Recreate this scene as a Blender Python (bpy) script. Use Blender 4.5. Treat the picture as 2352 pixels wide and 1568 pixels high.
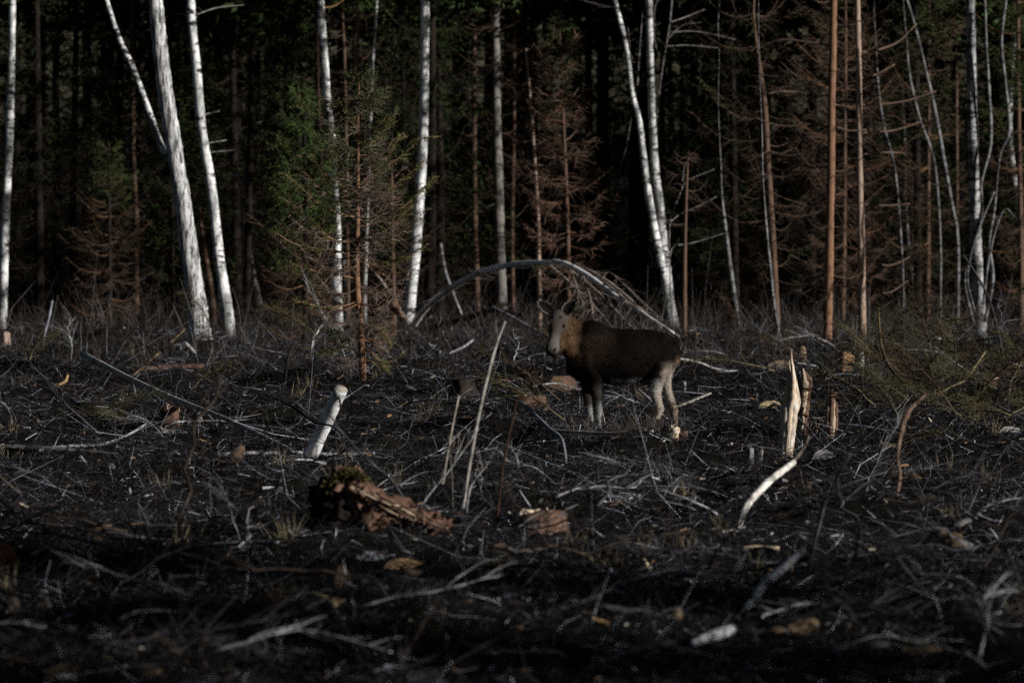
import bpy, math, random
import numpy as np
from mathutils import Vector, Matrix

# ------------------------------------------------------------------ scene, camera, sky, sun
for o in list(bpy.data.objects):
    bpy.data.objects.remove(o)
scene = bpy.context.scene
col = scene.collection

FPX, CX, CY, YH = 10089.0, 1176.0, 784.0, 289.5      # photograph measured on a 2352 px wide copy
CAM_H = 4.84
PITCH = math.atan((CY - YH) / FPX)

cam_data = bpy.data.cameras.new('camera')
cam_data.sensor_width = 36.0
cam_data.lens = FPX / 2352.0 * 36.0
cam_data.clip_start = 0.5
cam_data.clip_end = 4000.0
cam_data.dof.use_dof = True
cam_data.dof.focus_distance = 70.0
cam_data.dof.aperture_fstop = 1.4
cam_data.dof.aperture_blades = 0
cam = bpy.data.objects.new('camera', cam_data)
cam.location = (0, 0, CAM_H)
cam.rotation_euler = (math.pi / 2 - PITCH, 0, 0)
col.objects.link(cam)
scene.camera = cam

SUN_EL = math.radians(19)
SUN_AZ = math.radians(118)         # compass-like: 0 = +Y (away from the camera), 90 = +X (right)
SUN_DIR = Vector((math.sin(SUN_AZ) * math.cos(SUN_EL), math.cos(SUN_AZ) * math.cos(SUN_EL), math.sin(SUN_EL)))
world = bpy.data.worlds.new('World')
scene.world = world
world.use_nodes = True
wn = world.node_tree
bg = wn.nodes['Background']
sky = wn.nodes.new('ShaderNodeTexSky')
sky.sky_type = 'NISHITA'
sky.sun_disc = False
sky.sun_elevation = SUN_EL
sky.sun_rotation = SUN_AZ
wn.links.new(sky.outputs[0], bg.inputs[0])
bg.inputs[1].default_value = 0.02
sun_data = bpy.data.lights.new('sun', 'SUN')
sun_data.energy = 5.0
sun_data.angle = math.radians(0.5)
sun_data.color = (1.0, 0.982, 0.955)
sun = bpy.data.objects.new('sun', sun_data)
sun.rotation_euler = SUN_DIR.to_track_quat('Z', 'Y').to_euler()
sun.location = (30, -5, 40)
col.objects.link(sun)
scene.view_settings.view_transform = 'Standard'
scene.view_settings.look = 'None'
scene.view_settings.gamma = 1.0
scene.view_settings.exposure = 0.25
scene.view_settings.use_curve_mapping = False
scene.cycles.max_bounces = 4
scene.cycles.diffuse_bounces = 2
scene.cycles.glossy_bounces = 2
scene.cycles.transmission_bounces = 2
scene.cycles.use_denoising = False
scene.cycles.sample_clamp_indirect = 1.0
scene.cycles.sample_clamp_direct = 6.0

RNG = np.random.default_rng(7)
random.seed(7)

# ------------------------------------------------------------------ terrain and pixel geometry
_mr = np.random.default_rng(11)
MOUNDS = [(_mr.uniform(-13, 13), _mr.uniform(38, 96), _mr.uniform(0.5, 1.5), _mr.uniform(0.08, 0.34)) for _ in range(95)]
MOUNDS += [(_mr.uniform(-13, 13), _mr.uniform(37, 98), _mr.uniform(0.16, 0.45), _mr.uniform(0.04, 0.2)) for _ in range(330)]
_ph = [(_mr.uniform(0, 6.28), _mr.uniform(-1, 1), _mr.uniform(-1, 1), _mr.uniform(0.35, 2.4)) for _ in range(10)]


_GX, _GY, _GS = np.arange(-18, 18.01, .08), np.arange(30, 108.01, .08), .08
_MG = np.zeros((len(_GY), len(_GX)))
for mx, my, ms_, ma in MOUNDS:
    if abs(my - 70) < 2.5 and -1 < mx - 1.8 < 3.2:
        ma *= 0.15
    i0, i1 = max(0, int((my - 7 * ms_ - 30) / _GS)), min(len(_GY), int((my + 7 * ms_ - 30) / _GS) + 1)
    j0, j1 = max(0, int((mx - 7 * ms_ + 18) / _GS)), min(len(_GX), int((mx + 7 * ms_ + 18) / _GS) + 1)
    q = (_GX[None, j0:j1] - mx) ** 2 + (_GY[i0:i1, None] - my) ** 2
    _MG[i0:i1, j0:j1] += ma * np.exp(-q / (2 * ms_ * ms_)) - ma * .15 * np.exp(-q / (8 * ms_ * ms_))
_MG *= np.clip((18 - np.abs(_GX)) / 3, 0, 1)[None] * np.clip(np.minimum(_GY - 30, 108 - _GY) / 3, 0, 1)[:, None]


def hgt(x, y):
    x = np.asarray(x, float); y = np.asarray(y, float)
    h = np.zeros(np.broadcast(x, y).shape)
    for p, a, b, k in _ph:
        h = h + (0.055 / (0.6 + k)) * np.sin(p + k * (a * x + b * y))
    u = np.clip((x + 18) / _GS, 0, len(_GX) - 1.001); v = np.clip((y - 30) / _GS, 0, len(_GY) - 1.001)
    ju, iv = u.astype(int), v.astype(int); fu, fv = u - ju, v - iv
    return h + (_MG[iv, ju] * (1 - fu) + _MG[iv, ju + 1] * fu) * (1 - fv) + (_MG[iv + 1, ju] * (1 - fu) + _MG[iv + 1, ju + 1] * fu) * fv


FWD = np.array((0, math.cos(PITCH), -math.sin(PITCH)))
UPV = np.array((0, math.sin(PITCH), math.cos(PITCH)))


def ray(px, py):
    return FWD + np.array((1.0, 0, 0)) * ((px - CX) / FPX) + UPV * (-(py - CY) / FPX)


def at(px, py, d):
    r = ray(px, py)
    return np.array((0, 0, CAM_H)) + r * (d / r[1])


def ground_at(px, py):
    r = ray(px, py)
    h = 0.0
    for _ in range(6):
        t = (CAM_H - h) / -r[2]
        p = np.array((0, 0, CAM_H)) + r * t
        h = float(hgt(p[0], p[1]))
    return np.array((p[0], p[1], h))


def mpx(w, d):
    return w * d / FPX


# ------------------------------------------------------------------ mesh building
def nrm(v):
    v = np.asarray(v, float)
    return v / np.maximum(np.linalg.norm(v, axis=-1, keepdims=True), 1e-9)


class MB:
    def __init__(self):
        self.V, self.C, self.Q, self.T, self.n = [], [], [], [], 0

    def add(self, V, C, Q=None, T=None):
        V = np.asarray(V, float).reshape(-1, 3)
        C = np.asarray(C, float)
        if C.ndim == 1:
            C = np.tile(C, (len(V), 1))
        self.V.append(V); self.C.append(C)
        if Q is not None and len(Q):
            self.Q.append(np.asarray(Q, int) + self.n)
        if T is not None and len(T):
            self.T.append(np.asarray(T, int) + self.n)
        self.n += len(V)

    def tube(self, pts, rad, sides=6, color=(.1, .1, .1), rough=0.0, seed=0, caps=True, squash=None):
        pts = np.asarray(pts, float); m = len(pts)
        rad = np.broadcast_to(np.asarray(rad, float), (m,))
        tan = nrm(np.gradient(pts, axis=0))
        mean = nrm(pts[-1] - pts[0])
        ref = np.array((0, 1., 0)) if abs(mean[1]) < .8 else np.array((1., 0, 0))
        u = nrm(np.cross(tan, ref)); w = np.cross(tan, u)
        a = np.linspace(0, 2 * math.pi, sides, endpoint=False)
        rr = np.ones((m, sides))
        if rough:
            r_ = np.random.default_rng(seed + 1)
            for k in range(1, 4):
                ph = np.cumsum(r_.normal(0, .35, m)) + r_.uniform(0, 6)
                rr += rough / k * np.sin(k * a[None] + ph[:, None])
            rr += r_.normal(0, rough * .5, (m, 1)) + r_.normal(0, rough * .35, (m, sides))
        V = pts[:, None] + rad[:, None, None] * rr[..., None] * (np.cos(a)[None, :, None] * u[:, None] + np.sin(a)[None, :, None] * w[:, None])
        i = np.arange(m - 1)[:, None]; j = np.arange(sides)[None]
        j2 = (j + 1) % sides
        Q = np.stack([i * sides + j, i * sides + j2, (i + 1) * sides + j2, (i + 1) * sides + j], -1).reshape(-1, 4)
        c = np.asarray(color, float)
        C = c if c.ndim == 1 else np.repeat(c, sides, axis=0)
        VV = V.reshape(-1, 3)
        if C.ndim == 1:
            C = np.tile(C, (len(VV), 1))
        T = []
        if caps:
            VV = np.vstack([VV, pts[0], pts[-1]]); C = np.vstack([C, C[0], C[-1]])
            jj = np.arange(sides); jn = (jj + 1) % sides
            T = np.vstack([np.stack([np.full(sides, m * sides), jn, jj], -1),
                           np.stack([np.full(sides, m * sides + 1), (m - 1) * sides + jj, (m - 1) * sides + jn], -1)])
        self.add(VV, C, Q, T)
        return self

    def twigs(self, P0, D, L, R, bend, C, sides=3, mid=0.8, tip=0.3):
        P0 = np.asarray(P0, float); N = len(P0)
        if N == 0:
            return self
        D = nrm(D); L = np.broadcast_to(L, (N,))[:, None]; R = np.broadcast_to(R, (N,))
        bend = np.broadcast_to(bend, (N, 3))
        rv = np.random.default_rng(N).normal(size=(N, 3))
        U = nrm(np.cross(D, rv)); W = np.cross(D, U)
        rings = [(0, 1.0), (.5, mid), (1., tip)]
        a = np.linspace(0, 2 * math.pi, sides, endpoint=False)
        out = []
        for t, s in rings:
            c = P0 + D * L * t + bend * L * (t * t)
            if t == .5:
                c = c - bend * L * .1
            out.append(c[:, None] + (R * s)[:, None, None] * (np.cos(a)[None, :, None] * U[:, None] + np.sin(a)[None, :, None] * W[:, None]))
        V = np.stack(out, 1).reshape(-1, 3)
        base = (np.arange(N) * 3 * sides)[:, None, None, None]
        i = np.arange(2)[None, :, None, None]; j = np.arange(sides)[None, None, :, None]; j2 = (j + 1) % sides
        Q = np.concatenate([base + i * sides + j, base + i * sides + j2, base + (i + 1) * sides + j2, base + (i + 1) * sides + j], -1).reshape(-1, 4)
        C = np.broadcast_to(C, (N, 3))
        self.add(V, np.repeat(C, 3 * sides, axis=0), Q)
        return self

    def twigs1(self, P0, D, L, R, C, sides=3):
        P0 = np.asarray(P0, float); N = len(P0)
        D = nrm(D); L = np.broadcast_to(L, (N,))[:, None]; R = np.broadcast_to(R, (N,))
        U = nrm(np.cross(D, np.random.default_rng(N).normal(size=(N, 3)))); W = np.cross(D, U)
        a = np.linspace(0, 2 * math.pi, sides, endpoint=False)
        ring = np.cos(a)[None, :, None] * U[:, None] + np.sin(a)[None, :, None] * W[:, None]
        V = np.stack([P0[:, None] + R[:, None, None] * ring, (P0 + D * L)[:, None] + (R * .45)[:, None, None] * ring], 1).reshape(-1, 3)
        base = (np.arange(N) * 2 * sides)[:, None, None]; j = np.arange(sides)[None, :, None]; j2 = (j + 1) % sides
        self.add(V, np.repeat(np.broadcast_to(C, (N, 3)), 2 * sides, axis=0), np.concatenate([base + j, base + j2, base + sides + j2, base + sides + j], -1).reshape(-1, 4))
        return self

    def blades(self, P, D, L, Wd, C):
        """one flat narrow triangle pair (lens shape) for each needle, leaf or hair"""
        P = np.asarray(P, float); N = len(P)
        if N == 0:
            return self
        D = nrm(D); L = np.broadcast_to(L, (N,))[:, None]; Wd = np.broadcast_to(Wd, (N,))[:, None]
        rv = np.random.default_rng(N + 3).normal(size=(N, 3))
        S = nrm(np.cross(D, rv))
        V = np.stack([P, P + D * L * .45 + S * Wd * .5, P + D * L, P + D * L * .45 - S * Wd * .5], 1).reshape(-1, 3)
        Q = (np.arange(N) * 4)[:, None] + np.arange(4)[None]
        C = np.broadcast_to(C, (N, 3))
        self.add(V, np.repeat(C, 4, axis=0), Q)
        return self

    def mesh(self, name, mat, smooth=False, origin=None):
        V = np.vstack(self.V); C = np.vstack(self.C)
        if origin is not None:
            V = V - np.asarray(origin)
        Q = np.vstack(self.Q) if self.Q else np.zeros((0, 4), int)
        T = np.vstack(self.T) if self.T else np.zeros((0, 3), int)
        me = bpy.data.meshes.new(name)
        me.vertices.add(len(V)); me.vertices.foreach_set('co', V.ravel().astype(np.float32))
        nl = Q.size + T.size
        me.loops.add(nl); me.loops.foreach_set('vertex_index', np.concatenate([Q.ravel(), T.ravel()]).astype(np.int32))
        tot = np.concatenate([np.full(len(Q), 4), np.full(len(T), 3)]).astype(np.int32)
        st = np.concatenate([[0], np.cumsum(tot)[:-1]]).astype(np.int32)
        me.polygons.add(len(tot)); me.polygons.foreach_set('loop_start', st)
        if smooth:
            me.polygons.foreach_set('use_smooth', np.ones(len(tot), bool))
        me.update(calc_edges=True)
        at_ = me.color_attributes.new('Col', 'FLOAT_COLOR', 'POINT')
        at_.data.foreach_set('color', np.hstack([C, np.ones((len(C), 1))]).ravel().astype(np.float32))
        if mat:
            me.materials.append(mat)
        return me

    def build(self, name, mat, parent=None, smooth=False, loc=None):
        base = (0, 0, 0)
        if parent is not None:
            base = np.array(parent['_base'])
        elif loc is not None:
            base = np.array(loc)
        me = self.mesh(name, mat, smooth, base)
        o = bpy.data.objects.new(name, me)
        col.objects.link(o)
        if parent is not None:
            o.parent = parent
        else:
            o.location = base
        o['_base'] = [float(q) for q in base]
        return o


def tag(o, label=None, cat=None, group=None, kind=None):
    if label: o['label'] = label
    if cat: o['category'] = cat
    if group: o['group'] = group
    if kind: o['kind'] = kind
    return o


def empty(name, loc, label=None, cat=None, group=None):
    o = bpy.data.objects.new(name, None)
    o.empty_display_size = .2
    o.location = [float(q) for q in loc]
    o['_base'] = [float(q) for q in loc]
    col.objects.link(o)
    return tag(o, label, cat, group)


def spline(pts, n=6):
    """Catmull-Rom through rows of any width"""
    P = np.asarray(pts, float)
    if len(P) < 3:
        t = np.linspace(0, 1, n * (len(P) - 1) + 1)[:, None]
        return P[0] * (1 - t) + P[-1] * t
    E = np.vstack([2 * P[0] - P[1], P, 2 * P[-1] - P[-2]])
    out = []
    for i in range(1, len(E) - 2):
        for k in range(n):
            t = k / n
            a, b, c, d = E[i - 1], E[i], E[i + 1], E[i + 2]
            out.append(.5 * (2 * b + (c - a) * t + (2 * a - 5 * b + 4 * c - d) * t * t + (3 * b - a - 3 * c + d) * t ** 3))
    out.append(P[-1])
    return np.array(out)


# ------------------------------------------------------------------ materials
def new_mat(name):
    m = bpy.data.materials.new(name)
    m.use_nodes = True
    nt = m.node_tree
    return m, nt, nt.nodes['Principled BSDF']


def N(nt, t, **kw):
    n = nt.nodes.new(t)
    for k, v in kw.items():
        setattr(n, k, v)
    return n


def mapped(nt, scale, coord='Object'):
    tc = N(nt, 'ShaderNodeTexCoord'); mp = N(nt, 'ShaderNodeMapping')
    mp.inputs['Scale'].default_value = scale
    nt.links.new(tc.outputs[coord], mp.inputs[0])
    return mp.outputs[0]


def noise(nt, vec, scale, detail=4, rough=.6):
    n = N(nt, 'ShaderNodeTexNoise')
    n.inputs['Scale'].default_value = scale; n.inputs['Detail'].default_value = detail; n.inputs['Roughness'].default_value = rough
    nt.links.new(vec, n.inputs['Vector'])
    return n.outputs['Fac']


def ramp(nt, fac, stops):
    r = N(nt, 'ShaderNodeValToRGB')
    e = r.color_ramp.elements
    while len(e) < len(stops):
        e.new(.5)
    for el, (p, c) in zip(e, stops):
        el.position = p; el.color = (*c, 1) if len(c) == 3 else c
    nt.links.new(fac, r.inputs[0])
    return r.outputs[0]


def mix(nt, fac, a, b, mode='MIX'):
    m = N(nt, 'ShaderNodeMix', data_type='RGBA', blend_type=mode)
    for s, v in ((0, fac), (6, a), (7, b)):
        if hasattr(v, 'is_linked'):
            nt.links.new(v, m.inputs[s])
        else:
            m.inputs[s].default_value = v if s == 0 else (*v, 1)
    return m.outputs[2]


def bump(nt, h, strength, dist, bsdf):
    b = N(nt, 'ShaderNodeBump')
    b.inputs['Strength'].default_value = strength; b.inputs['Distance'].default_value = dist
    nt.links.new(h, b.inputs['Height']); nt.links.new(b.outputs[0], bsdf.inputs['Normal'])


def attr_mat(name, rough=.9, spec=.04, nscale=14., lo=.55, hi=1.35, stretch=(1, 1, 1), bumpd=.004):
    m, nt, b = new_mat(name)
    a = N(nt, 'ShaderNodeAttribute', attribute_name='Col')
    v = mapped(nt, stretch)
    f = noise(nt, v, nscale)
    g = ramp(nt, f, [(.3, (lo,) * 3), (.7, (hi,) * 3)])
    c = mix(nt, 1., a.outputs['Color'], g, 'MULTIPLY')
    nt.links.new(c, b.inputs['Base Color'])
    b.inputs['Roughness'].default_value = rough
    b.inputs['Specular IOR Level'].default_value = spec
    if bumpd:
        bump(nt, f, .6, bumpd, b)
    return m


def birch_mat(name, white=(.76, .75, .72), grey=(.22, .22, .22), dark=(.022, .020, .019), cover=.5, thr=.535, foot=.8, scr=.595):
    m, nt, b = new_mat(name)
    v1 = mapped(nt, (3.2, 3.2, 7))
    band = noise(nt, v1, 1.3, 6, .72)
    v2 = mapped(nt, (2.5, 2.5, 1.1))
    blot = noise(nt, v2, 1.5, 5, .7)
    v3 = mapped(nt, (7, 7, 2.2))
    fine = noise(nt, v3, 5., 3)
    base = mix(nt, ramp(nt, blot, [(.43, (1, 1, 1)), (.58, (0, 0, 0))]), white, grey)
    base = mix(nt, ramp(nt, band, [(thr, (0, 0, 0)), (thr + .085, (1, 1, 1))]), base, dark)
    v4 = mapped(nt, (1.5, 1.5, 3.4))
    scar = noise(nt, v4, 1.25, 3, .55)
    base = mix(nt, ramp(nt, scar, [(scr, (0, 0, 0)), (scr + .045, (1, 1, 1))]), base, dark)
    sx = N(nt, 'ShaderNodeSeparateXYZ'); tcz = N(nt, 'ShaderNodeTexCoord'); nt.links.new(tcz.outputs['Object'], sx.inputs[0])
    zz = N(nt, 'ShaderNodeMath', operation='MULTIPLY_ADD'); zz.inputs[1].default_value = -.75; zz.inputs[2].default_value = .42
    nt.links.new(sx.outputs['Z'], zz.inputs[0])
    zf = N(nt, 'ShaderNodeMath', operation='ADD'); nt.links.new(zz.outputs[0], zf.inputs[0]); nt.links.new(blot, zf.inputs[1])
    foot_ = ramp(nt, zf.outputs[0], [(.62, (0, 0, 0)), (.85, (foot, foot, foot))])
    base = mix(nt, foot_, base, (.05, .046, .042))
    base = mix(nt, ramp(nt, fine, [(.62 + .1 * cover, (0, 0, 0)), (.75, (.7, .7, .7))]), base, dark)
    nt.links.new(base, b.inputs['Base Color'])
    b.inputs['Roughness'].default_value = .75
    b.inputs['Specular IOR Level'].default_value = .25
    bump(nt, band, .5, .012, b)
    return m


def aspen_mat():
    m, nt, b = new_mat('furrowed_birch_bark')
    v1 = mapped(nt, (9, 9, .9))
    fur = noise(nt, v1, 2.2, 6, .7)
    v2 = mapped(nt, (2, 2, 1.2)); blot = noise(nt, v2, 2.2, 4)
    v3 = mapped(nt, (4, 4, 9)); cr = noise(nt, v3, 2.4, 4)
    base = mix(nt, ramp(nt, blot, [(.35, (0, 0, 0)), (.65, (1, 1, 1))]), (.70, .69, .67), (.34, .34, .34))
    base = mix(nt, ramp(nt, fur, [(.455, (0, 0, 0)), (.56, (1, 1, 1))]), base, (.05, .047, .044))
    base = mix(nt, ramp(nt, cr, [(.6, (0, 0, 0)), (.68, (.8, .8, .8))]), base, (.07, .065, .06))
    nt.links.new(base, b.inputs['Base Color'])
    b.inputs['Roughness'].default_value = .85
    inv = N(nt, 'ShaderNodeMath', operation='SUBTRACT'); inv.inputs[0].default_value = 1.
    nt.links.new(fur, inv.inputs[1])
    bump(nt, inv.outputs[0], .9, .03, b)
    return m


def scaly_mat(name, a, bcol, dark, k=1.):
    m, nt, b = new_mat(name)
    v1 = mapped(nt, (6, 6, 2.2)); f = noise(nt, v1, 2.6 * k, 6, .7)
    v2 = mapped(nt, (1, 1, .5)); g = noise(nt, v2, 1.7, 3)
    v3 = mapped(nt, (2, 2, 12)); r = noise(nt, v3, 1.3, 3)
    base = mix(nt, ramp(nt, g, [(.35, (0, 0, 0)), (.65, (1, 1, 1))]), a, bcol)
    base = mix(nt, ramp(nt, f, [(.52, (0, 0, 0)), (.66, (.9, .9, .9))]), base, dark)
    base = mix(nt, ramp(nt, r, [(.63, (0, 0, 0)), (.7, (.6, .6, .6))]), base, dark)
    nt.links.new(base, b.inputs['Base Color'])
    b.inputs['Roughness'].default_value = .92
    b.inputs['Specular IOR Level'].default_value = .04
    bump(nt, f, .7, .012, b)
    return m


def wood_mat(name, a, bcol, dark=(.08, .05, .03), stretch=(12, 12, 1.4)):
    m, nt, b = new_mat(name)
    v = mapped(nt, stretch); f = noise(nt, v, 2.4, 6, .7)
    v2 = mapped(nt, (1, 1, 1)); g = noise(nt, v2, 5., 4)
    base = mix(nt, ramp(nt, g, [(.35, (0, 0, 0)), (.65, (1, 1, 1))]), a, bcol)
    base = mix(nt, ramp(nt, f, [(.5, (0, 0, 0)), (.68, (.9, .9, .9))]), base, dark)
    nt.links.new(base, b.inputs['Base Color'])
    b.inputs['Roughness'].default_value = .8
    bump(nt, f, .8, .012, b)
    return m


def ground_mat():
    m, nt, b = new_mat('clearing_soil')
    v = mapped(nt, (1, 1, 1))
    f = noise(nt, v, 3.2, 8, .72); g = noise(nt, v, .45, 4); h = noise(nt, v, 26., 5, .7)
    base = ramp(nt, f, [(.3, (.004, .0037, .0036)), (.5, (.007, .0062, .006)), (.72, (.015, .013, .012))])
    base = mix(nt, ramp(nt, g, [(.45, (0, 0, 0)), (.7, (.5, .5, .5))]), base, (.028, .026, .012))
    nt.links.new(base, b.inputs['Base Color'])
    b.inputs['Roughness'].default_value = .95
    b.inputs['Specular IOR Level'].default_value = .02
    bump(nt, h, 1., .05, b)
    return m


M_BIRCH = birch_mat('birch_bark')
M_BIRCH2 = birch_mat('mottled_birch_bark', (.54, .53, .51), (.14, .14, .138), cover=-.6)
M_BIRCH3 = birch_mat('dim_birch_bark', (.19, .188, .185), (.055, .055, .054), cover=-.8, thr=.50)  # birch bark copy darkened so the thin stems look dim
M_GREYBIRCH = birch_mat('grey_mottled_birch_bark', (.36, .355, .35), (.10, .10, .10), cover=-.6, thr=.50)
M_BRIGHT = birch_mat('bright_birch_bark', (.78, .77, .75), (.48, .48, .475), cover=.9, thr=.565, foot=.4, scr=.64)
M_LOG = birch_mat('white_log_bark', (.72, .71, .70), (.38, .38, .375), cover=.9, thr=.58, foot=0., scr=.8)
M_ASPEN = aspen_mat()
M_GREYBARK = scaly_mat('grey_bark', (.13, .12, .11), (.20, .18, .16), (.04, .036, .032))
M_DEEP = scaly_mat('shaded_spruce_bark', (.019, .014, .0112), (.018, .015, .0135), (.0075, .0065, .006))  # spruce bark darkened, the shade of the wood put into its colour
M_SPRUCE = scaly_mat('spruce_bark', (.115, .070, .046), (.09, .060, .046), (.045, .03, .022))
M_PINE = scaly_mat('orange_pine_bark', (.215, .118, .068), (.155, .088, .056), (.045, .027, .02), .8)
M_PALEPINE = scaly_mat('pale_pine_bark', (.34, .245, .185), (.25, .185, .145), (.09, .064, .05), .8)
M_TWIG = attr_mat('twig_bark')
M_NEEDLE = attr_mat('conifer_needles', rough=.75, spec=.08, nscale=2.2, lo=.5, hi=1.5, bumpd=0)
M_STICK = attr_mat('weathered_stick', nscale=7., lo=.16, hi=1.25, stretch=(1, 1, 1), bumpd=.012)
M_CUT = attr_mat('sawn_wood', rough=.7, nscale=22., lo=.6, hi=1.15, bumpd=.005)
M_SPLIT = wood_mat('splintered_pale_wood', (.62, .52, .40), (.46, .31, .19))
M_ROT = wood_mat('rotten_brown_wood', (.082, .031, .015), (.115, .060, .034), (.014, .0095, .0075), (7, 7, 3))
M_MOSS = attr_mat('moss', nscale=30, bumpd=.01)
M_GROUND = ground_mat()

# ------------------------------------------------------------------ ground
def graded(lo, hi, step, far_lo, far_hi, k=1.32):
    a = list(np.arange(lo, hi + step * .5, step))
    s, x = step, a[-1]
    while x < far_hi:
        s *= k; x += s; a.append(x)
    s, x = step, a[0]
    while x > far_lo:
        s *= k; x -= s; a.insert(0, x)
    return np.array(a)


gx = graded(-15, 15, .22, -1500, 1500); gy = graded(34, 116, .22, -300, 3000)
X, Y = np.meshgrid(gx, gy)
fade = np.clip((70 - np.abs(X)) / 40, 0, 1) * np.clip((170 - np.abs(Y - 70)) / 60, 0, 1)
Z = hgt(X, Y) * fade + RNG.normal(0, .012, X.shape) * (fade > .9)
mb = MB()
nx, ny = len(gx), len(gy)
ii, jj = np.meshgrid(np.arange(ny - 1), np.arange(nx - 1), indexing='ij')
Q = np.stack([ii * nx + jj, ii * nx + jj + 1, (ii + 1) * nx + jj + 1, (ii + 1) * nx + jj], -1).reshape(-1, 4)
mb.add(np.stack([X, Y, Z], -1).reshape(-1, 3), (.03, .025, .02), Q)
tag(mb.build('ground', M_GROUND, smooth=True), 'dark soil of the clearing and forest floor', kind='structure')


# ------------------------------------------------------------------ tree helpers
def px_line(pts, d=None, dd=0.0):
    """(px, py, width px) rows, first row on the ground; returns world points and radii at depth d"""
    g = ground_at(pts[0][0], pts[0][1])
    if d is None:
        d = g[1]
    P, R = [], []
    n = len(pts)
    for i, (px, py, w) in enumerate(pts):
        di = d + dd * i / max(1, n - 1)
        P.append(at(px, py, di)); R.append(mpx(w, di) * .5)
    return np.array(P), np.array(R), d


def trunk_path(pts, H, d=None, dd=0., straighten=.5, n=7):
    P, R, d = px_line(pts, d, dd)
    z0 = float(hgt(P[0][0], P[0][1])) - .15
    dirv = nrm(P[0] - P[1]); P[0] = P[0].copy()
    if P[0][2] > z0:
        P = np.vstack([[P[0][0], P[0][1], z0], P]) if P[0][2] - z0 > .05 else np.vstack([[*P[0][:2], z0], P[1:]])
        if len(R) < len(P):
            R = np.concatenate([[R[0] * 1.12], R])
    S = spline(np.hstack([P, R[:, None]]), n)
    top = S[-1]
    if H and H > top[2] + .5:
        v = nrm(S[-1][:3] - S[-6][:3]); v = nrm(v * (1 - straighten) + np.array((0, 0, 1)) * straighten)
        k = int((H - top[2]) / .8) + 2
        t = np.linspace(0, 1, k + 1)[1:]
        E = np.stack([np.append(top[:3] + v * (H - top[2]) * q + RNG.normal(0, .03, 3), max(.012, top[3] * (1 - .93 * q))) for q in t])
        S = np.vstack([S, E])
    return S, d


def branch_pts(base, az, L, droop=.1, up=.25, wob=.05, n=7, rng=RNG):
    s = np.linspace(0, 1, n)
    dirh = np.array((math.sin(az), math.cos(az), 0))
    side = np.array((dirh[1], -dirh[0], 0))
    w = np.cumsum(rng.normal(0, wob / n, n)) * L
    z = L * (-droop * np.sin(s * math.pi * .9) + up * s * s * 1.2) + np.cumsum(rng.normal(0, wob / n * .6, n)) * L
    return np.asarray(base) + s[:, None] * L * dirh + w[:, None] * side + z[:, None] * np.array((0, 0, 1))


def side_twigs(mb, pts, r, count, tl, color, rng, hang=.4, t0=.18, spread=1.0, leafmb=None, leafn=0, leafcol=None, leaflen=.035, leafw=.008):
    """side twigs along a branch polyline; optionally needles on every twig"""
    m = len(pts) - 1
    t = rng.uniform(t0, 1, count)
    f = t * m; i = np.minimum(f.astype(int), m - 1); q = (f - i)[:, None]
    P = pts[i] * (1 - q) + pts[i + 1] * q
    T = nrm(pts[i + 1] - pts[i])
    side = nrm(np.cross(T, (0, 0, 1.)))
    sg = np.where(rng.random(count) < .5, -1., 1.)[:, None]
    D = nrm(T * rng.uniform(.3, .9, (count, 1)) + side * sg * spread * rng.uniform(.5, 1, (count, 1)) + np.array((0, 0, -1)) * hang * rng.uniform(0, 1.2, (count, 1)) + rng.normal(0, .18, (count, 3)))
    L = tl * (1.15 - .75 * t) * rng.uniform(.45, 1.15, count)
    C = np.asarray(color) * rng.uniform(.6, 1.4, (count, 1))
    bend = np.array((0, 0, 1.)) * rng.uniform(-.25, .2, (count, 1)) + rng.normal(0, .12, (count, 3))
    mb.twigs(P, D, L, r * rng.uniform(.6, 1.2, count), bend, C)
    if leafmb is not None and leafn:
        k = leafn
        s = rng.uniform(.08, 1, (count, k))
        LP = P[:, None] + D[:, None] * (L[:, None] * s)[..., None] + bend[:, None] * (L[:, None] * s * s)[..., None]
        LD = nrm(D[:, None] * .9 + rng.normal(0, .75, (count, k, 3)))
        LC = np.asarray(leafcol) * rng.uniform(.5, 1.5, (count, k, 1)) * np.array((1, 1, 1)) + rng.normal(0, .004, (count, k, 3))
        leafmb.blades(LP.reshape(-1, 3), LD.reshape(-1, 3), leaflen * rng.uniform(.6, 1.3, count * k), leafw, np.clip(LC.reshape(-1, 3), .004, 1))
    return mb


BROWN = (.074, .050, .037)
GREYT = (.12, .105, .092)
GREEN = (.038, .056, .017)


def birch_crown(root, S, seed, z0=8.5):
    rng = np.random.default_rng(seed)
    mb = MB()
    zs = S[:, 2]
    H = zs[-1]
    for k in range(16):
        z = rng.uniform(z0, H - .5)
        i = int(np.argmin(abs(zs - z)))
        b = S[i][:3]
        L = (1 - (z - z0) / (H - z0 + 1)) * 2.2 + .5
        p = branch_pts(b, rng.uniform(0, 6.28), L, -.25, .55, .18, 6, rng)
        mb.tube(p, np.linspace(.022, .005, len(p)), 4, (.12, .1, .09), caps=False)
        side_twigs(mb, p, .005, 14, .7, (.08, .06, .05), rng, hang=-.2)
    o = mb.build('crown', M_TWIG, root)
    o['kind'] = 'stuff'


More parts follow.
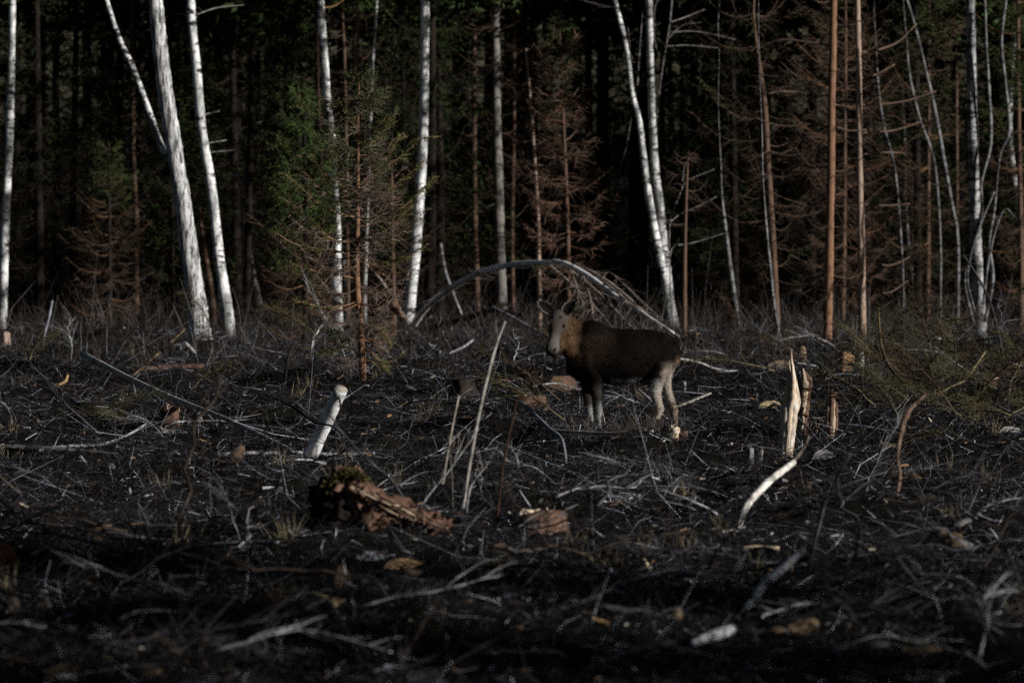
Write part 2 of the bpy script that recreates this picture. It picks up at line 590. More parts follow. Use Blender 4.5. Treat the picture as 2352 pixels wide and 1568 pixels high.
def conifer_crown(root, S, seed, z0=8.3, width=1.9, dens=1.0):
    rng = np.random.default_rng(seed)
    mb = MB()
    zs = S[:, 2]; H = zs[-1]
    z = z0
    while z < H - .2:
        i = int(np.argmin(abs(zs - z)))
        f = (z - z0) / (H - z0 + .01)
        for _ in range(4):
            L = width * (1 - .85 * f) * rng.uniform(.7, 1.1)
            p = branch_pts(S[i][:3], rng.uniform(0, 6.28), L, .15, .1, .1, 5, rng)
            mb.tube(p, np.linspace(.02, .006, len(p)), 3, BROWN, caps=False)
            cnt = int(26 * dens)
            t = rng.uniform(.1, 1, cnt) * (len(p) - 1); ix = np.minimum(t.astype(int), len(p) - 2); q = (t - ix)[:, None]
            P = p[ix] * (1 - q) + p[ix + 1] * q + rng.normal(0, .08, (cnt, 3))
            D = nrm(rng.normal(0, 1, (cnt, 3)) * (1, 1, .4) + nrm(p[-1] - p[0]) * .6 - np.array((0, 0, .35)))
            mb.blades(P, D, rng.uniform(.25, .5, cnt), .11, np.asarray(GREEN) * rng.uniform(.6, 1.4, (cnt, 1)))
        z += rng.uniform(.28, .45)
    o = mb.build('crown', M_NEEDLE, root)
    o['kind'] = 'stuff'


def make_trunk(name, label, cat, pts, mat, H=16., d=None, dd=0., sides=14, rough=.045, seed=0, group=None, n=7, flare=True):
    S, d = trunk_path(pts, H, d, dd, n=n)
    root = empty(name, (S[0][0], S[0][1], float(hgt(S[0][0], S[0][1]))), label, cat, group)
    R = S[:, 3].copy()
    # finer spacing so bark relief has geometry
    t = np.arange(len(S)); tt = np.linspace(0, len(S) - 1, len(S) * 2)
    F = np.stack([np.interp(tt, t, S[:, k]) for k in range(4)], -1)
    mb = MB()
    mb.tube(F[:, :3], F[:, 3], sides, (.2, .2, .2), rough=rough, seed=seed)
    mb.build('trunk', mat, root, smooth=True)
    return root, S, d


# ------------------------------------------------------------------ birches at the forest edge
def birch(label, pts, mat=None, seed=1, H=17., **kw):
    root, S, d = make_trunk('birch_tree', label, 'birch', pts, mat or M_BIRCH, H, seed=seed, group='birches at the forest edge', **kw)
    if H > 9:
        birch_crown(root, S, seed + 100)
    return root, S, d


def limb(root, pts, d, d1=None, mat=None, name='branch', sides=7, color=(.3, .29, .27), seed=0, n=6, rough=.05):
    d1 = d if d1 is None else d1
    m = len(pts)
    P = np.array([[*at(px, py, d + (d1 - d) * i / max(1, m - 1)), mpx(w, d) * .5] for i, (px, py, w) in enumerate(pts)])
    S = spline(P, n)
    mb = MB(); mb.tube(S[:, :3], S[:, 3], sides, color, rough=rough, seed=seed)
    return mb.build(name, mat or M_STICK, root, smooth=True), S


birch('slender white birch cut by the left edge of the picture', [(4, 757, 21), (6, 716, 21), (12, 520, 20), (22, 300, 19), (26, 160, 17), (29, -20, 15)], seed=3)
r, S, d = birch('thickest birch, furrowed whitish trunk leaning left with mossy foot',
                [(464, 806, 54), (456, 730, 47), (446, 650, 43), (427, 516, 40), (410, 400, 38), (394, 297, 36), (373, 150, 34), (356, -20, 31)], M_ASPEN, seed=5, sides=24, rough=.06)
limb(r, [(388, 372, 15), (366, 325, 15), (338, 245, 14), (303, 152, 13), (272, 85, 12), (241, -12, 10), (215, -120, 8), (200, -220, 3)], d + .25, d + 1.2, M_BIRCH, 'limb', 10)
mbm = MB()
for k in range(2600):
    a = RNG.uniform(0, 6.28); z = abs(RNG.normal(0, .28)); rr = mpx(27, d) * (1.05 - z * .1)
    zc = S[0][2] + .1 + z
    i = int(np.argmin(abs(S[:, 2] - zc)))
    if math.cos(a - .2) < .1 - z: continue
    p = S[i][:3] + np.array((math.cos(a) * rr, math.sin(a) * rr, RNG.uniform(-.05, .05)))
    mbm.blades([p], [(math.cos(a), math.sin(a), .7)], .035, .022, np.array((.05, .055, .016)) * RNG.uniform(.5, 1.4))
o = mbm.build('moss', M_MOSS, r); o['kind'] = 'stuff'
r, S, d = birch('mottled birch close right of the thick furrowed birch', [(527, 778, 30), (520, 700, 27), (505, 600, 24), (496, 517, 22), (484, 420, 22), (464, 300, 21), (452, 160, 21), (441, 60, 20), (438, -20, 19)], seed=8)
for p in ([(470, 330, 4), (520, 322, 3)], [(462, 265, 4), (505, 255, 2)], [(448, 35, 5), (500, 18, 4), (560, 12, 2)], [(440, 38, 4), (395, 30, 2)], [(480, 350, 3), (535, 345, 2)]):
    limb(r, [(a_, b_, c_ * .6) for a_, b_, c_ in p], d, d + .3, name='branch', sides=5)
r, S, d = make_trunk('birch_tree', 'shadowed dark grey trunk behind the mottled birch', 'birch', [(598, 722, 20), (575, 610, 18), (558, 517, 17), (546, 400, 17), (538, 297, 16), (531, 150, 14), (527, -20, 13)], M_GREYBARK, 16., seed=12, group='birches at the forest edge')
for p in ([(540, 190, 4), (590, 185, 2)], [(548, 345, 4), (500, 350, 2)], [(556, 480, 4), (510, 470, 2)], [(545, 300, 3), (600, 280, 2)]):
    limb(r, p, d, d + .4, color=(.1, .09, .08), sides=5)
r, S, d = birch('birch rising behind the young spruce with a scarred white foot', [(776, 758, 26), (774, 690, 25), (772, 610, 24), (776, 516, 14), (768, 400, 13), (766, 330, 14), (752, 230, 17), (744, 120, 17), (738, 40, 17), (735, -20, 16)], seed=15)
limb(r, [(738, 18, 5), (765, 15, 4), (790, 0, 3)], d, d + .2, color=(.2, .13, .06))
birch('broken birch snag with a reddish torn top behind the young spruce', [(800, 708, 15), (790, 600, 15), (768, 460, 14), (745, 340, 13), (724, 260, 12), (712, 215, 12), (703, 180, 11)], seed=18, H=0)
birch('brightest white birch, standing alone left of the bent birch', [(937, 750, 29), (943, 690, 26), (952, 600, 25), (958, 516, 24), (967, 400, 22), (972, 297, 21), (975, 150, 20), (977, -20, 19)], M_BRIGHT, seed=21)
# twin birch
r, S, d = birch('forked birch, right stem and pale left stem, behind the rump of the moose', [(1545, 757, 32), (1536, 700, 27), (1528, 620, 25), (1521, 540, 22), (1514, 460, 20), (1505, 390, 19), (1498, 270, 17), (1494, 130, 16), (1490, -20, 15)], M_BIRCH2, seed=24)
limb(r, [(1526, 640, 17), (1510, 560, 18), (1497, 494, 17), (1482, 395, 15), (1468, 280, 13), (1452, 214, 12), (1438, 109, 11), (1415, 13, 11), (1400, -60, 10), (1380, -180, 6)], d - .15, d - .6, M_BIRCH, 'stem', 12)
TB = d
for p in ([(1459, 245, 5), (1465, 190, 5), (1468, 130, 4), (1476, 30, 3)], [(1508, 270, 6), (1520, 170, 5), (1538, 60, 5), (1545, -20, 4)],
          [(1540, 55, 5), (1570, 42, 4), (1620, 25, 2)], [(1530, 110, 4), (1580, 105, 3), (1650, 108, 2)], [(1536, 78, 3), (1600, 75, 3), (1690, 90, 2)],
          [(1415, 15, 5), (1380, 12, 4), (1310, -5, 2)], [(1462, 185, 3), (1450, 130, 2), (1442, 60, 2)], [(1516, 135, 4), (1505, 100, 3), (1503, 30, 3), (1515, -10, 2)],
          [(1480, 165, 4), (1455, 250, 3), (1440, 330, 3), (1424, 390, 2)], [(1535, 90, 3), (1565, 60, 2), (1610, 55, 1.5)]):
    o, SS = limb(r, [(a_, b_ + random.uniform(-4, 4), c_ * .72) for a_, b_, c_ in p], d + .1, d + .7, color=(.2, .18, .17), sides=5, rough=.02)
    mbt = MB(); side_twigs(mbt, SS[:, :3], .004, 9, .5, (.12, .10, .09), RNG, hang=-.1)
    mbt.build('twigs', M_TWIG, o)['kind'] = 'stuff'
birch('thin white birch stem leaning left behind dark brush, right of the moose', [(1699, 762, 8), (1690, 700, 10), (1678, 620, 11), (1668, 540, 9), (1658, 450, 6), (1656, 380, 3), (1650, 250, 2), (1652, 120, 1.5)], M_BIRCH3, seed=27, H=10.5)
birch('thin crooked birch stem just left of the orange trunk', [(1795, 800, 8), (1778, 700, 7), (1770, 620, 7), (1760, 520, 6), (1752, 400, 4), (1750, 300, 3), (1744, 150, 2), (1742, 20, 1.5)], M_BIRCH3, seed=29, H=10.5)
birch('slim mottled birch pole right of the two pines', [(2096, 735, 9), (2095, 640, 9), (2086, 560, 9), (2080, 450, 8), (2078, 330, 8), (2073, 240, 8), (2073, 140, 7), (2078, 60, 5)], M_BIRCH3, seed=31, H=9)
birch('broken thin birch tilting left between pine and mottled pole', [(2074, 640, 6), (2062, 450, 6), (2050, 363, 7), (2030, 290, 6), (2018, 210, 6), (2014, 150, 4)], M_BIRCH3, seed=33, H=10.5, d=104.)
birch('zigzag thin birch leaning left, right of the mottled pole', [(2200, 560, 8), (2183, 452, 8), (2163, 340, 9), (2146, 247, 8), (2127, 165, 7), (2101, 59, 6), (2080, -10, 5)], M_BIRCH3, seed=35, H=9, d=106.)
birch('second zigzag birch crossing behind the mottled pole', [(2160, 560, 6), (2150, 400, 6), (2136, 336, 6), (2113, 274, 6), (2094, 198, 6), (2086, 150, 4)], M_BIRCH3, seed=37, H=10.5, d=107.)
r, S, d = birch('stout grey birch clump with several stems near the right edge', [(2250, 786, 36), (2248, 700, 29), (2244, 620, 27), (2240, 516, 26), (2236, 350, 25), (2232, 200, 24), (2230, 80, 22), (2228, -20, 20)], M_GREYBIRCH, seed=39)
for p in ([(2235, 740, 9), (2216, 650, 9), (2232, 570, 8), (2255, 480, 7), (2254, 420, 6), (2275, 330, 8), (2272, 220, 8), (2266, 120, 7), (2262, 0, 6)],
          [(2262, 740, 9), (2280, 640, 9), (2272, 560, 8), (2284, 480, 6), (2296, 360, 6), (2318, 300, 8), (2310, 200, 8), (2300, 100, 8), (2310, 0, 7)],
          [(2258, 700, 7), (2270, 600, 6), (2290, 515, 6), (2310, 480, 5), (2330, 500, 4)],
          [(2240, 720, 6), (2222, 640, 6), (2236, 560, 5), (2258, 500, 5), (2284, 440, 4)]):
    limb(r, p, d - .3, d - .5, M_BIRCH3, 'stem', 9)
birch('pale birch trunk at the right edge behind spruce boughs', [(2372, 740, 16), (2362, 600, 16), (2345, 516, 15), (2330, 410, 15), (2319, 297, 13), (2325, 150, 12), (2340, 0, 12)], M_BIRCH2, seed=43)
# bent birch arch
g0 = ground_at(955, 748)
arch = [(950, 752, 15), (975, 712, 15), (1005, 685, 15), (1060, 648, 14), (1120, 616, 14), (1180, 603, 13), (1240, 601, 12), (1290, 607, 11), (1350, 633, 9), (1420, 680, 8), (1480, 722, 6), (1545, 765, 4)]
r = empty('bent_birch_tree', g0, 'birch bent into a low arch behind the moose, tip on the ground', 'birch')
dA = g0[1]
dA -= 5
arch = [(a_ + random.uniform(-3, 3), b_ + random.uniform(-4, 4), c_ * random.uniform(.95, 1.2)) for a_, b_, c_ in arch]
_, SA = limb(r, arch, dA, dA - 8, M_LOG, 'trunk', 12, n=6, rough=.11)
mbt = MB(); side_twigs(mbt, SA[:, :3], .006, 60, .8, (.15, .125, .11), RNG, hang=.25, t0=.12)
mbt.build('twigs', M_TWIG, r)['kind'] = 'stuff'
for p in ([(1290, 606, 7), (1360, 624, 6), (1430, 672, 6), (1500, 735, 5), (1560, 772, 3)], [(1330, 618, 6), (1375, 638, 5), (1440, 690, 4), (1520, 752, 3)],
          [(1300, 612, 5), (1370, 668, 4), (1430, 730, 4), (1470, 770, 2)], [(1255, 602, 4), (1330, 668, 4), (1380, 720, 3), (1420, 770, 2)],
          [(1335, 622, 4), (1352, 670, 3), (1362, 720, 3)], [(1310, 610, 4), (1322, 650, 3), (1340, 700, 2)], [(1385, 640, 4), (1400, 625, 3), (1440, 660, 3), (1510, 725, 2)]):
    o, SS = limb(r, p, dA - 4.5, dA - 8, color=(.34, .27, .22), sides=6)
    mbt = MB(); side_twigs(mbt, SS[:, :3], .006, 22, .7, (.17, .135, .12), RNG, hang=.6)
    mbt.build('twigs', M_TWIG, o)['kind'] = 'stuff'

# ------------------------------------------------------------------ spruces and pines at the edge
def conifer(label, pts, mat, seed, H=17., branches=(), dens=1.0, z0=8.4, name='spruce_tree', cat='spruce', twig=BROWN, ntw=14, crown=True, nb=0, zr=(1, 8), bl=1.2, green=0., **kw):
    root, S, d = make_trunk(name, label, cat, pts, mat, H, seed=seed, group='conifers at the forest edge', **kw)
    rng = np.random.default_rng(seed)
    for p in branches:
        P = np.array([[*at(px, py, d + .5 * i / max(1, len(p) - 1)), mpx(w, d) * .5] for i, (px, py, w) in enumerate(p)])
        SS = spline(P, 5)
        mb = MB(); mb.tube(SS[:, :3], SS[:, 3] * 1.25, 5, np.array(twig) * 1.7)
        o = mb.build('branch', M_TWIG, root)
        m2 = MB(); side_twigs(m2, SS[:, :3], .0055, ntw, .42, twig, rng, hang=.5)
        m2.build('twigs', M_TWIG, o)['kind'] = 'stuff'
    if nb:
        mb, ml = MB(), MB()
        for k in range(nb):
            z = rng.uniform(*zr)
            i = int(np.argmin(abs(S[:, 2] - z)))
            p = branch_pts(S[i][:3], rng.uniform(0, 6.28), bl * rng.uniform(.5, 1.2), .14, .3, .12, 7, rng)
            c = np.array(twig) * rng.uniform(.6, 1.4)
            mb.tube(p, np.linspace(.014, .005, len(p)), 4, c, caps=False)
            side_twigs(mb, p, .0052, ntw, .45, twig, rng, hang=.6, leafmb=ml if rng.random() < green else None, leafn=14, leafcol=GREEN, leaflen=.05, leafw=.014)
        mb.build('lower_crown', M_TWIG, root)['kind'] = 'stuff'
        if ml.n:
            ml.build('foliage', M_NEEDLE, root)['kind'] = 'stuff'
    if crown and H > 9:
        conifer_crown(root, S, seed + 50, z0=z0, dens=dens)
    return root, S, d


conifer('orange-brown bare trunk, left of the pair of tall straight trunks on the right',
        [(1900, 797, 22), (1904, 650, 21), (1906, 516, 19), (1909, 400, 18), (1910, 250, 18), (1913, 120, 17), (1915, -20, 16)], M_PINE, 60,
        branches=([(1905, 105, 5), (1860, 98, 4), (1790, 92, 3), (1730, 118, 2)], [(1905, 292, 5), (1860, 285, 4), (1800, 290, 3), (1730, 270, 2)], [(1905, 385, 4), (1850, 382, 3), (1790, 365, 2)],
                  [(1915, 290, 4), (1950, 300, 3), (1990, 298, 2)], [(1903, 455, 4), (1860, 470, 3), (1800, 455, 2), (1765, 435, 2)], [(1915, 240, 3), (1950, 245, 2)], [(1906, 218, 3), (1850, 222, 3), (1760, 205, 2)],
                  [(1912, 30, 4), (1850, 35, 3), (1780, 20, 2)]), ntw=22, nb=26, bl=1.3)
conifer('pale tan bare trunk, right of the pair of tall straight trunks',
        [(1981, 780, 20), (1980, 700, 18), (1977, 516, 17), (1974, 300, 15), (1972, 150, 14), (1969, -20, 13)], M_PALEPINE, 62,
        branches=([(1975, 122, 5), (2020, 114, 5), (2065, 95, 4), (2105, 55, 3)], [(1975, 242, 5), (2020, 240, 4), (2080, 232, 3), (2150, 210, 2)], [(1976, 305, 4), (2020, 303, 4), (2060, 298, 3), (2115, 280, 2)],
                  [(1975, 180, 4), (2010, 172, 3), (2055, 148, 2)], [(1980, 468, 4), (2030, 472, 3), (2090, 468, 2)], [(1970, 240, 4), (1950, 232, 3), (1920, 238, 2)], [(1980, 355, 3), (2040, 350, 3), (2080, 352, 2)],
                  [(1984, 590, 3), (2040, 610, 3), (2090, 590, 2)], [(1984, 665, 3), (2040, 672, 3), (2085, 645, 2)]), ntw=22, nb=26, bl=1.3)
conifer('thin orange-red bare trunk left of the grey birch clump', [(2197, 732, 10), (2197, 600, 9), (2198, 450, 8), (2197, 300, 8), (2197, 110, 6)], M_SPRUCE, 64, H=11., nb=10, bl=.9, z0=7.4,
        branches=([(2197, 210, 3), (2160, 225, 3), (2120, 255, 2)], [(2198, 208, 3), (2240, 200, 2)]))
conifer('dead brown spruce with drooping bare branches left of the orange trunk', [(1786, 765, 16), (1778, 620, 15), (1772, 500, 14), (1764, 380, 14), (1758, 264, 13), (1748, 180, 11), (1737, 96, 8), (1730, 30, 6)], M_SPRUCE, 66, H=10.,
        branches=([(1756, 285, 4), (1715, 278, 4), (1680, 262, 3), (1640, 230, 2)], [(1745, 168, 4), (1700, 158, 3), (1650, 145, 2)], [(1742, 130, 3), (1700, 120, 2), (1655, 122, 2)], [(1765, 345, 3), (1720, 358, 3), (1680, 345, 2)],
                  [(1768, 400, 3), (1740, 420, 3), (1690, 470, 2)], [(1765, 215, 3), (1800, 210, 3), (1860, 214, 2)]), nb=64, bl=1.5, ntw=20, crown=False, green=.12)
conifer('slim orange spruce pole right of the forked birch', [(1572, 772, 12), (1572, 660, 11), (1573, 560, 9), (1576, 450, 7), (1580, 360, 4)], M_SPRUCE, 68, H=0, nb=12, bl=.5, zr=(2.5, 4.5))
conifer('thin bare spruce pole with upcurved twiggy branches, above the head of the moose', [(1240, 706, 10), (1238, 600, 9), (1237, 516, 9), (1229, 380, 8), (1222, 280, 8), (1215, 190, 7), (1208, 112, 5)], M_PALEPINE, 70, H=0, d=103.5,
        branches=([(1228, 380, 4), (1265, 378, 3), (1300, 368, 2), (1330, 345, 2)], [(1226, 332, 3), (1260, 330, 3), (1300, 322, 3), (1325, 300, 2)], [(1222, 256, 4), (1260, 250, 3), (1300, 235, 3), (1328, 205, 2)], [(1225, 330, 3), (1205, 322, 2), (1192, 312, 2)],
                  [(1218, 212, 3), (1270, 216, 2), (1320, 220, 2)], [(1232, 440, 3), (1280, 450, 3), (1340, 430, 2)], [(1228, 382, 3), (1180, 384, 3), (1140, 375, 2)]), ntw=30, nb=40, bl=.9, zr=(3, 7))
conifer('reddish double-stemmed spruce trunk right behind the bare spruce pole', [(1254, 692, 17), (1253, 560, 16), (1250, 420, 15), (1249, 250, 14), (1251, 100, 13), (1251, -20, 12)], M_SPRUCE, 72, nb=74, bl=1.4, zr=(2.5, 8.5), ntw=22, green=.28)
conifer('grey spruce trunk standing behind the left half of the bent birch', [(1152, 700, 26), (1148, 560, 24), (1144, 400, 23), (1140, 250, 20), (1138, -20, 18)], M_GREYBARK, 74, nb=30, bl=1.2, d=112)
conifer('brown trunk in shade between the bright birch and the grey spruce trunk', [(1095, 660, 15), (1091, 520, 14), (1089, 350, 13), (1088, -20, 11)], M_SPRUCE, 76, nb=30, bl=1.1, d=113)
conifer('narrow brown trunk just right of the shaded grey spruce', [(1178, 690, 10), (1176, 520, 10), (1180, 300, 9), (1182, -20, 8)], M_SPRUCE, 78, nb=24, bl=1., d=113)
conifer('golden brown pine trunk emerging above the tip of the young spruce', [(830, 720, 17), (826, 500, 16), (816, 160, 15), (819, 60, 14), (821, -20, 13)], M_SPRUCE, 80, nb=24, bl=1., zr=(5, 8.5), d=107)
conifer('thin brown pole left of the golden pine above the young spruce', [(800, 700, 8), (796, 400, 8), (792, 160, 7), (788, 60, 6), (786, 10, 5)], M_SPRUCE, 82, nb=18, bl=.9, zr=(5, 8.5), d=108, H=10.)
birch('thin pale pole right of the golden pine above the young spruce', [(838, 700, 8), (846, 400, 8), (856, 150, 7), (860, 90, 7), (865, 10, 6)], M_BIRCH2, seed=84, d=107., H=12)
conifer('reddish trunk hidden behind the broken birch snag', [(745, 700, 14), (738, 450, 12), (729, 200, 10), (727, 100, 9), (727, -20, 8)], M_SPRUCE, 86, nb=18, bl=.9, d=109)
conifer('slender rust-brown trunk behind the leaning limb of the thick birch', [(312, 725, 15), (313, 600, 15), (312, 480, 12), (306, 350, 11), (305, 200, 12), (303, 80, 11), (301, -20, 10)], M_SPRUCE, 88, nb=66, bl=1.6, zr=(.8, 6), ntw=24, green=.55)
conifer('small orange spruce stem behind the foot of the thick birch', [(492, 745, 14), (484, 660, 13), (474, 600, 12), (462, 520, 9), (455, 440, 6)], M_SPRUCE, 90, H=0, nb=26, bl=.9, zr=(2, 5), green=.7)


# young spruces with needles --------------------------------------------------
def young_spruce(label, pts, seed, n_whorl, widths, green_lo, trunkmat=M_PINE, d=None, leafn=16, fancy=(), tw=22, tr=.0052, tc=BROWN, gc=GREEN):
    root, S, d = make_trunk('young_spruce_tree', label, 'spruce', pts, trunkmat, 0, seed=seed, d=d, sides=10, group='young spruces')
    rng = np.random.default_rng(seed)
    z0, z1 = S[0][2], S[-1][2]
    Ht = z1 - z0
    mbd, mbl = MB(), MB()
    for k in range(n_whorl):
        f = (k + .5) / n_whorl
        z = z0 + Ht * (.08 + .92 * f)
        i = int(np.argmin(abs(S[:, 2] - z)))
        wmax = np.interp(f, [q[0] for q in widths], [q[1] for q in widths])
        for j in range(rng.integers(4, 7)):
            L = wmax * rng.uniform(.65, 1.1)
            up = .12 + .5 * f
            p = branch_pts(S[i][:3] + (0, 0, rng.uniform(-.08, .08)), rng.uniform(0, 6.28), L, .18 * (1 - f), up, .1, 7, rng)
            g = rng.random() < np.interp(f, [green_lo, green_lo + .35], [0.04, 1.])
            c = np.array((.16, .085, .045) if rng.random() < .4 else BROWN)
            rb = .007 + .012 * L / 2
            mbd.tube(p, np.linspace(rb, .0035, len(p)), 4, c, caps=False)
            side_twigs(mbd, p, tr, tw, .34 + .16 * L, np.array(tc) * rng.uniform(.6, 1.3), rng, hang=.5, leafmb=mbl if g else None, leafn=leafn, leafcol=np.array(gc) * rng.uniform(.6, 1.3), leaflen=.05, leafw=.014)
    if fancy:
        for p in fancy:
            P = np.array([[*at(px, py, d + dz * i / max(1, len(p) - 1)), mpx(w, d) * .5] for i, (px, py, w, dz) in enumerate([(*q[:3], q[3] if len(q) > 3 else -.3) for q in p])])
            SS = spline(P, 6)
            mb = MB(); mb.tube(SS[:, :3], SS[:, 3] * .8, 6, (.26, .155, .092))
            o = mb.build('branch', M_TWIG, root)
            m2 = MB(); ml = MB(); side_twigs(m2, SS[:, :3], .0048, 34, .42, (.13, .09, .066), rng, hang=.2, t0=.3, leafmb=ml, leafn=14, leafcol=np.array((.075, .078, .024)), leaflen=.05, leafw=.014)
            m2.build('twigs', M_TWIG, o)['kind'] = 'stuff'
            ml.build('needles', M_NEEDLE, o)['kind'] = 'stuff'
    mbd.build('lower_crown', M_TWIG, root)['kind'] = 'stuff'
    mbl.build('foliage', M_NEEDLE, root)['kind'] = 'stuff'
    # leader shoot
    mb = MB(); top = S[-1][:3]
    q = rng.uniform(0, .5, 260)
    mb.blades(top - np.outer(q, (0, 0, 1)), nrm(rng.normal(0, 1, (260, 3)) + (0, 0, .8)), .035, .009, np.array((.075, .075, .02)) * rng.uniform(.6, 1.3, (260, 1)))
    mb.build('leader', M_NEEDLE, root)['kind'] = 'stuff'
    return root, S, d


young_spruce('young spruce with bare orange stem and upswept twigs, in front of the birches',
             [(834, 890, 18), (831, 796, 16), (824, 714, 15), (819, 615, 13), (821, 494, 11), (822, 380, 8), (822, 280, 6), (825, 168, 3)], 201, 17,
             [(0, .75), (.2, 1.15), (.45, 1.45), (.7, 1.05), (.9, .42), (1, .15)], .42, tw=40, tr=.006, tc=(.17, .125, .10), leafn=9,
             fancy=([(822, 552, 4), (790, 555, 4), (755, 545, 4), (720, 510, 3), (650, 455, 2)], [(820, 592, 4), (770, 575, 4), (725, 570, 3), (672, 558, 3), (636, 535, 2)],
                    [(824, 545, 4), (850, 540, 4), (895, 520, 3), (950, 470, 2)], [(822, 430, 4), (850, 400, 4), (880, 375, 3), (905, 335, 2), (920, 310, 2)], [(822, 350, 3), (850, 330, 3), (880, 300, 3), (900, 275, 2)],
                    [(822, 442, 4), (800, 425, 3), (780, 390, 3), (765, 340, 2)], [(820, 500, 4), (780, 490, 4), (735, 470, 3), (690, 430, 3), (655, 400, 2)], [(822, 402, 3), (860, 395, 3), (920, 360, 3), (965, 320, 2), (1000, 315, 2)],
                    [(820, 640, 4), (780, 632, 3), (735, 625, 3), (690, 612, 2), (660, 600, 2)], [(822, 520, 4), (860, 515, 4), (910, 488, 3), (965, 440, 2), (1000, 405, 2)], [(823, 470, 3), (870, 452, 3), (925, 410, 2), (975, 372, 2)],
                    [(826, 690, 4), (790, 702, 3), (740, 705, 3), (680, 690, 2)], [(828, 740, 4), (850, 748, 3), (880, 760, 2), (900, 790, 2)], [(830, 770, 4), (800, 785, 3), (770, 800, 3), (730, 812, 2)], [(832, 795, 4), (860, 815, 3), (890, 850, 2)],
                    [(821, 455, 3), (790, 430, 3), (745, 400, 3), (712, 350, 2)], [(823, 600, 4), (870, 606, 3), (930, 590, 3), (985, 560, 2)], [(822, 300, 3), (800, 270, 2), (782, 235, 2)], [(823, 265, 3), (845, 245, 2), (868, 215, 2)]))
young_spruce('dense green spruce behind the scarred birch, left of the orange-stemmed spruce',
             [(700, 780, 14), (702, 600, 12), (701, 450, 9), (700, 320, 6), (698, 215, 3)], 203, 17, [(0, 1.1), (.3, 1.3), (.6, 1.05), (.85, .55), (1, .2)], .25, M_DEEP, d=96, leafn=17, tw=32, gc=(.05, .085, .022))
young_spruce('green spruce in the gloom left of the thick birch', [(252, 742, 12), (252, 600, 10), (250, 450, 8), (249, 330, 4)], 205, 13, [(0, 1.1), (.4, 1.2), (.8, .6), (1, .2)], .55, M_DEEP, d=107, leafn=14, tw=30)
young_spruce('bushy olive spruce behind the bright birch', [(905, 735, 12), (902, 600, 10), (900, 430, 7), (899, 260, 3)], 207, 14, [(0, .9), (.4, 1.15), (.8, .6), (1, .2)], .45, M_SPRUCE, d=100, leafn=16, tw=30)
young_spruce('dead reddish spruce with a few green tips right of the bare spruce pole', [(1308, 730, 12), (1304, 560, 11), (1299, 400, 9), (1292, 230, 6), (1284, 30, 3)], 209, 20, [(0, .9), (.4, 1.15), (.8, .7), (1, .25)], .62, M_SPRUCE, d=103, leafn=14, tw=36, tr=.0065, tc=(.16, .097, .072))
young_spruce('dark green spruce bough mass at the right edge', [(2345, 750, 16), (2346, 600, 14), (2340, 300, 11), (2338, 0, 8), (2336, -150, 4)], 211, 22, [(0, 1.0), (.5, 1.5), (.8, 1.1), (1, .3)], .3, M_SPRUCE, d=102, leafn=22, tw=30)
young_spruce('brownish spruce filling the gap behind the two pines', [(1935, 740, 13), (1938, 560, 12), (1940, 350, 9), (1942, 100, 7), (1942, -60, 3)], 213, 20, [(0, 1.2), (.5, 1.6), (.8, 1.2), (1, .3)], .75, M_SPRUCE, d=107, leafn=10, tw=32, tr=.006, tc=(.11, .07, .052))
young_spruce('olive brown spruce behind the mottled birch pole', [(2130, 735, 13), (2131, 560, 12), (2132, 350, 9), (2134, 100, 7), (2134, -60, 3)], 215, 20, [(0, 1.2), (.5, 1.6), (.8, 1.2), (1, .3)], .55, M_SPRUCE, d=109, leafn=12, tw=30, tr=.006, tc=(.10, .075, .05))

# thin bare shrub right of the forked birch
r = empty('bare_shrub', ground_at(1550, 772), 'thin bare grey sapling branching up right of the forked birch', 'sapling')
dS = ground_at(1550, 772)[1]
for p in ([(1550, 772, 5), (1542, 690, 5), (1538, 600, 5), (1540, 508, 5), (1565, 438, 4), (1578, 414, 4), (1600, 405, 3), (1641, 389, 2)], [(1540, 510, 4), (1562, 492, 4), (1600, 475, 3), (1647, 451, 2)],
          [(1538, 592, 5), (1548, 566, 5), (1590, 558, 4), (1664, 536, 3)], [(1566, 436, 3), (1568, 410, 3), (1572, 380, 2)]):
    o, SS = limb(r, [(a_, b_, c_ * .62) for a_, b_, c_ in p], dS, dS + .5, color=(.2, .19, .18), sides=5, name='branch', rough=.02)
    mbt = MB(); side_twigs(mbt, SS[:, :3], .004, 12, .4, (.14, .125, .12), RNG, hang=-.2)
    mbt.build('twigs', M_TWIG, o)['kind'] = 'stuff'


